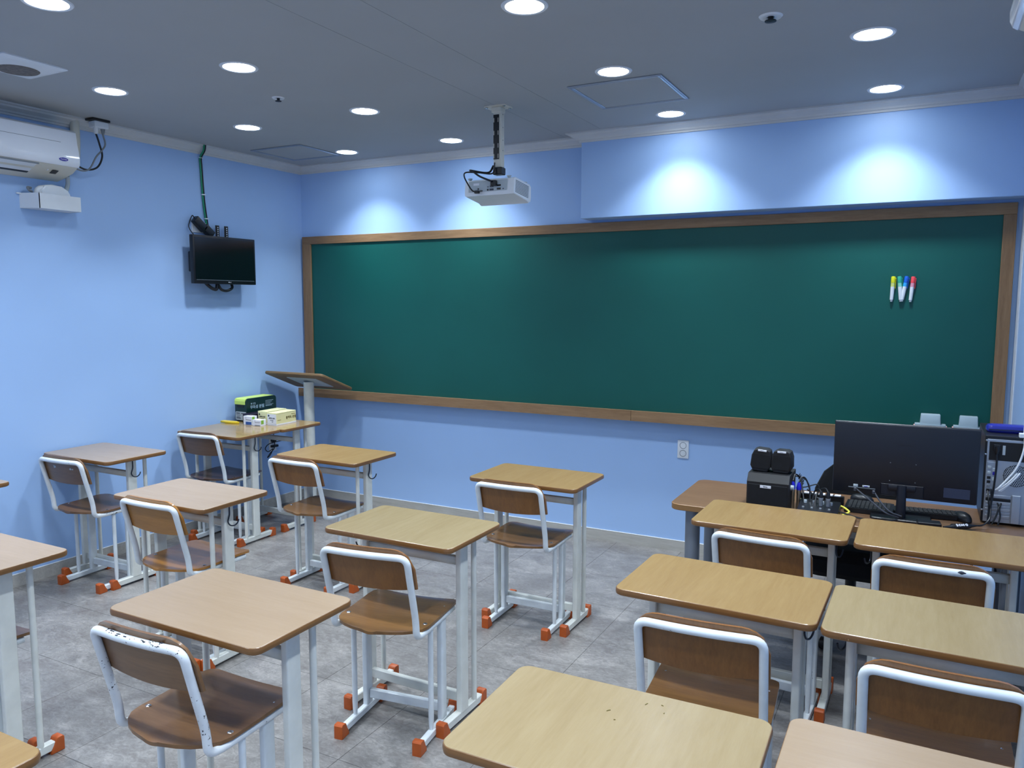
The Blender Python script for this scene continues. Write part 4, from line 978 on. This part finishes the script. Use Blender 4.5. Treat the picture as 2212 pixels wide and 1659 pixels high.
b = B(); b.tube(spline([(4.12, 3.74, 0.745), (4.15, 3.72, 0.735), (4.20, 3.71, 0.740), (4.26, 3.70, 0.738), (4.30, 3.72, 0.735), (4.33, 3.70, 0.725), (4.335, 3.68, 0.720), (4.31, 3.63, 0.714), (4.305, 3.56, 0.712), (4.307, 3.53, 0.70)]), 0.0045, 8)
tag(obj('yellow_cable', b, MT['yellow_cable']), 'yellow cable zigzagging across the mixer', 'cable')
cs = [((4.089, 3.78, 0.84), (4.13, 3.79, 0.83), (4.155, 3.78, 0.80), (4.165, 3.74, 0.76), (4.17, 3.68, 0.735)),
      ((4.094, 3.695, 0.835), (4.10, 3.72, 0.86), (4.12, 3.74, 0.84), (4.135, 3.70, 0.80), (4.150, 3.66, 0.75), (4.155, 3.64, 0.73)),
      ((4.121, 3.692, 0.832), (4.128, 3.71, 0.85), (4.145, 3.72, 0.845), (4.165, 3.71, 0.80), (4.172, 3.67, 0.75), (4.18, 3.64, 0.735)),
      ((4.10, 3.76, 0.79), (4.14, 3.77, 0.795), (4.19, 3.78, 0.81), (4.195, 3.77, 0.78), (4.185, 3.74, 0.755)),
      ((4.15, 3.75, 0.79), (4.19, 3.73, 0.765), (4.215, 3.71, 0.75), (4.215, 3.68, 0.74)),
      ((4.222, 3.64, 0.81), (4.21, 3.66, 0.815), (4.19, 3.68, 0.80), (4.185, 3.66, 0.76), (4.19, 3.62, 0.725)),
      ((4.252, 3.64, 0.81), (4.235, 3.67, 0.82), (4.205, 3.68, 0.80), (4.198, 3.65, 0.76), (4.205, 3.61, 0.725))]
for i, p in enumerate(cs):
    b = B(); b.tube(spline(p), 0.0028 if i in (0, 3) else 0.0036, 7)
    tag(obj('audio_cable', b, MT['black']), ('black cable leaving the back of the box speaker for the mixer', 'thick black cable looping high from the left blue plug', 'thick black cable looping from the right blue plug', 'thin black wire bent in a sharp peak left of the keypad', 'short black wire slanting down in front of the keypad', 'black cable arching out of the left mixer plug', 'black cable arching out of the right mixer plug')[i], 'cable', 'tangled audio cables')
hx = []
for k in range(60): a = k/60*2*PI*5; hx.append((4.108+0.025*k/60+0.010*math.sin(a)*0.4, 3.775-0.01*k/60+0.010*math.cos(a), 0.845-0.028*k/60+0.012*math.sin(a)))
b = B(); b.tube(hx, 0.0016, 6)
tag(obj('coiled_cable', b, MT['black']), 'coiled thin black lead beside the box speaker', 'cable')

# ------------------------------------------------------------------ computer tower
t = thing('computer_tower', "black computer tower with bare steel rear on the teacher's desk", 'computer', (4.847, 3.83, TZ))
tw, td, th_ = 0.178, 0.40, 0.382
obj('case', B().box(0.0, tw, 0.006, td, 0.008, th_, 0.002, 1), MT['black'], t)
obj('rear_frame', B().box(0.008, tw, 0.0, 0.008, 0.010, th_-0.014, 0.001, 1), MT['silver'], t)
obj('power_supply', B().box(0.016, tw-0.004, -0.0025, 0.004, th_-0.104, th_-0.024, 0.001, 1), MT['black_matte'], t)
obj('power_socket', B().box(0.030, 0.056, -0.005, 0.0, th_-0.062, th_-0.036, 0.002, 1), MT['black'], t)
obj('power_plug', B().lathe((0.043, -0.012, th_-0.054), [(0.012, 0.012), (0.012, -0.004), (0.006, -0.022), (0.001, -0.022)], 14), MT['black'], t)
obj('switch_label', B().box(0.064, 0.074, -0.004, 0.0, th_-0.078, th_-0.038), MT['lightgrey'], t)
obj('io_shield', B().box(0.012, 0.046, -0.002, 0.003, th_-0.240, th_-0.112, 0.001, 1), MT['alu'], t)
for z, c in ((0.012, 'lightgrey'), (0.034, 'lightgrey'), (0.056, 'black'), (0.074, 'black'), (0.092, 'grey'), (0.110, 'black')):
    obj('port', B().box(0.014, 0.027, -0.004, 0.001, th_-0.122-z-0.008, th_-0.122-z+0.004, 0.001, 1), MT[c], t)
for z, c in ((0.02, 'lightgrey'), (0.036, 'logo_blue'), (0.06, 'lightgrey')):
    obj('port', B().box(0.033, 0.043, -0.004, 0.001, th_-0.122-z-0.010, th_-0.122-z+0.004, 0.001, 1), MT[c], t)
fc = (0.118, 0.0, th_-0.165)
obj('fan_backing', B().cyl((fc[0], -0.0015, fc[2]), 0.047, 0.003, 30, 'y'), MT['black_matte'], t)
gb = B()
for i in range(-6, 7):
    for j in range(-7, 8):
        x = fc[0]+(i+0.5*(j % 2))*0.0078; z = fc[2]+j*0.0068
        if (x-fc[0])**2+(z-fc[2])**2 < 0.046**2:
            ring = [(0.0039*math.cos(a), 0.0039*math.sin(a)) for a in (2*PI*q/6+PI/6 for q in range(6))]
            inn = [(0.0029*math.cos(a), 0.0029*math.sin(a)) for a in (2*PI*q/6+PI/6 for q in range(6))]
            vo = [gb.bm.verts.new((x+p[0]*1.16, -0.0030, z+p[1]*1.16)) for p in ring]; vi = [gb.bm.verts.new((x+p[0], -0.0030, z+p[1])) for p in inn]
            for q in range(6): gb.bm.faces.new((vo[q], vo[(q+1) % 6], vi[(q+1) % 6], vi[q]))
obj('fan_grille', gb, MT['silver'], t, 0)
for k in range(7):
    obj('slot_cover', B().box(0.014, 0.105, -0.0035, 0.002, th_-0.352+k*0.0145, th_-0.340+k*0.0145, 0.001, 1), MT[('silver', 'alu')[k % 2] if k != 5 else 'black_matte'], t)
obj('slot_bracket', B().box(0.108, 0.140, -0.010, 0.0, 0.012, 0.135, 0.002, 1), MT['silver'], t)
for x, z in ((0.004, th_-0.020), (0.003, th_-0.080), (0.003, 0.06)): obj('screw', B().lathe((x, 0.002, z), [(0.0045, 0.0), (0.004, -0.004), (0.001, -0.005)], 10, 'y'), MT['bolt'], t)
for fx in (0.02, tw-0.02):
    for fy in (0.03, td-0.03): obj('foot', B().cyl((fx, fy, 0), 0.012, 0.010, 12), MT['black'], t)
for i, p in enumerate((((4.890, 3.815, 1.012), (4.891, 3.806, 0.97), (4.888, 3.80, 0.90), (4.884, 3.802, 0.84), (4.878, 3.79, 0.78), (4.876, 3.78, 0.715)),
                       ((4.866, 3.824, 0.85), (4.870, 3.80, 0.82), (4.872, 3.79, 0.77), (4.870, 3.78, 0.715)),
                       ((4.905, 3.824, 0.80), (4.908, 3.80, 0.785), (4.90, 3.79, 0.75), (4.885, 3.78, 0.715)),
                       ((4.918, 3.824, 0.80), (4.912, 3.80, 0.78), (4.915, 3.79, 0.75), (4.908, 3.78, 0.715)))):
    b = B(); b.tube(spline(p), 0.0042 if i == 0 else 0.0034, 7)
    tag(obj('tower_cable', b, MT['black']), ('thick black power cable hanging from the plug at the tower top', 'thin black cable at the left side of the tower ports', 'black cable crossing leftward below the tower fan', 'rightmost black cable below the tower fan')[i], 'cable', 'cables behind the tower')
t = thing('wifi_antenna', 'white antenna standing on the computer tower at the right edge', 'antenna', (4.985, 3.84, TZ+th_))
obj('base', B().box(-0.018, 0.020, -0.015, 0.015, 0.0, 0.018, 0.002, 1), MT['white'], t)
obj('rod', B().tube([(0.002, 0, 0.018), (0.002, 0, 0.06), (0.005, 0, 0.135), (0.0055, 0, 0.140)], 0.005, 12, [0.0055, 0.006, 0.0042, 0.001]), MT['white'], t)
b = B(); b.tube(spline([(4.987, 3.826, 1.085), (4.985, 3.805, 1.05), (4.975, 3.80, 1.00), (4.958, 3.795, 0.955), (4.930, 3.795, 0.91), (4.905, 3.795, 0.875), (4.893, 3.80, 0.862)]), 0.0040, 8)
for k, (dx, dz) in enumerate(((0.006, 0.004), (0.012, 0.0), (0.016, 0.006))):
    b.tube(spline([(4.893+dx, 3.80, 0.858+dz), (4.920+dx, 3.793, 0.885+dz), (4.945+dx, 3.792, 0.915+dz), (4.958+dx, 3.796, 0.935+dz), (4.950+dx, 3.80, 0.925+dz), (4.915+dx, 3.80, 0.875+dz), (4.898+dx, 3.80, 0.858+dz)]), 0.0036, 7)
tag(obj('antenna_cable', b, MT['white']), 'bundled white antenna cable hanging over the tower fan', 'cable')
t = thing('pencil_case', 'blue pencil case lying on top of the computer tower', 'pencil case', (4.94, 3.965, TZ+th_), 0.06)
obj('pouch', slab(B(), -0.085, 0.080, -0.035, 0.04, 0.02, [(0.006, 0.0), (0.0, 0.008), (0.0, 0.020), (0.006, 0.030), (0.02, 0.034)]), MT['blue_case'], t)
obj('zip', B().box(-0.08, 0.075, -0.0365, -0.034, 0.012, 0.016, 0, 1), MT['navy_label'], t)

# ------------------------------------------------------------------ office chair behind the teacher's desk
t = thing('office_chair', "black office chair on castors behind the teacher's desk", 'office chair', (4.33, 4.11, 0), 0.0)
L = []
for z, hw_, y, ty in ((0.50, 0.17, 0.06, 0.03), (0.58, 0.21, 0.035, 0.035), (0.68, 0.205, 0.03, 0.035), (0.77, 0.165, 0.045, 0.032), (0.82, 0.11, 0.06, 0.028), (0.845, 0.05, 0.07, 0.018)):
    L.append([(hw_*math.cos(a), y+0.20 + ty*math.sin(a) - 0.05*math.cos(a)**2, z) for a in (2*PI*k/28 for k in range(28))])
obj('backrest', B().layers(L), MT['black_fabric'], t)
obj('seat', slab(B(), -0.23, 0.23, -0.25, 0.20, 0.10, [(0.05, 0.335), (0.0, 0.37), (0.0, 0.43), (0.025, 0.46), (0.08, 0.468)], 8), MT['black_fabric'], t)
obj('back_bar', B().tube(fillet([(0, 0.05, 0.35), (0, 0.27, 0.35), (0, 0.27, 0.62)], 0.05), 0.02, 12), MT['black'], t)
obj('gas_stem', B().lathe((0,0,0), [(0.04, 0.10), (0.04, 0.16), (0.026, 0.17), (0.026, 0.30), (0.10, 0.305), (0.12, 0.34)], 20), MT['black'], t)
for k in range(5):
    a = 2*PI*k/5+math.atan2(-0.31, -0.09); d = Vector((math.cos(a), math.sin(a), 0))
    sb = B(); sb.tube([d*0.03+Vector((0,0,0.13)), d*0.16+Vector((0,0,0.105)), d*0.28+Vector((0,0,0.085))], 0.02, 10, [0.026, 0.021, 0.016])
    s_ = obj('base_spoke', sb, MT['black'], t)
    n = Vector((-d.y, d.x, 0)); c = d*0.28
    obj('castor', B().tube([c-n*0.024+Vector((0,0,0.03)), c+n*0.024+Vector((0,0,0.03))], 0.03, 16).tube([c+Vector((0,0,0.04)), c+Vector((0,0,0.09))], 0.008, 8), MT['black'], s_)

# cables and a power strip under the right desks
t = thing('power_strip', 'pale power strip on the floor under the front right school desk', 'power strip', (4.80, 3.72, 0), 1.3)
obj('shell', B().box(-0.16, 0.16, -0.03, 0.03, 0.0, 0.038, 0.006, 2), MT['white'], t)
for k in range(4): obj('socket', B().lathe((-0.11+k*0.07, 0, 0.034), [(0.018, 0.0), (0.018, 0.006), (0.015, 0.006), (0.014, 0.002), (0.001, 0.002)], 16), MT['lightgrey'], t)
for i, p in enumerate((((4.86, 4.02, 0.62), (4.83, 3.95, 0.45), (4.80, 3.86, 0.20), (4.82, 3.78, 0.05)), ((4.93, 4.02, 0.62), (4.92, 3.95, 0.40), (4.86, 3.80, 0.12), (4.83, 3.72, 0.05)))):
    b = B(); b.tube(spline(p), 0.006, 8)
    tag(obj('floor_cable', b, MT['black']), ('left', 'right')[i]+" of two black cables dropping from the teacher's desk to the floor strip", 'cable', 'cables to the floor strip')

# crumbs on the nearest desk
for i, (x, y, a, L_) in enumerate(((4.02, 1.520, 0.9, 0.010), (4.045, 1.490, 0.4, 0.004), (4.085, 1.585, 1.2, 0.008), (4.118, 1.595, -0.3, 0.005), (4.131, 1.565, 1.5, 0.004), (4.318, 1.360, 1.2, 0.020))):
    b = B(); d = Vector((math.cos(a), math.sin(a), 0))*L_/2; c = Vector((x, y, DESKH+0.001))
    b.tube([c-d, c+Vector((0, 0.001, 0)), c+d], 0.0009, 6)
    tag(obj('eraser_crumb', b, MT['print_brown']), ('thin curved crumb left of the others on the nearest desk', 'dot crumb nearest the camera of the left two on the nearest desk', 'dash crumb at the far edge of the nearest desk', 'dash crumb right of the far edge dash on the nearest desk', 'dot crumb below the two far dashes on the nearest desk', 'longest curved crumb at the right end of the nearest desk')[i], 'crumb', 'eraser crumbs')
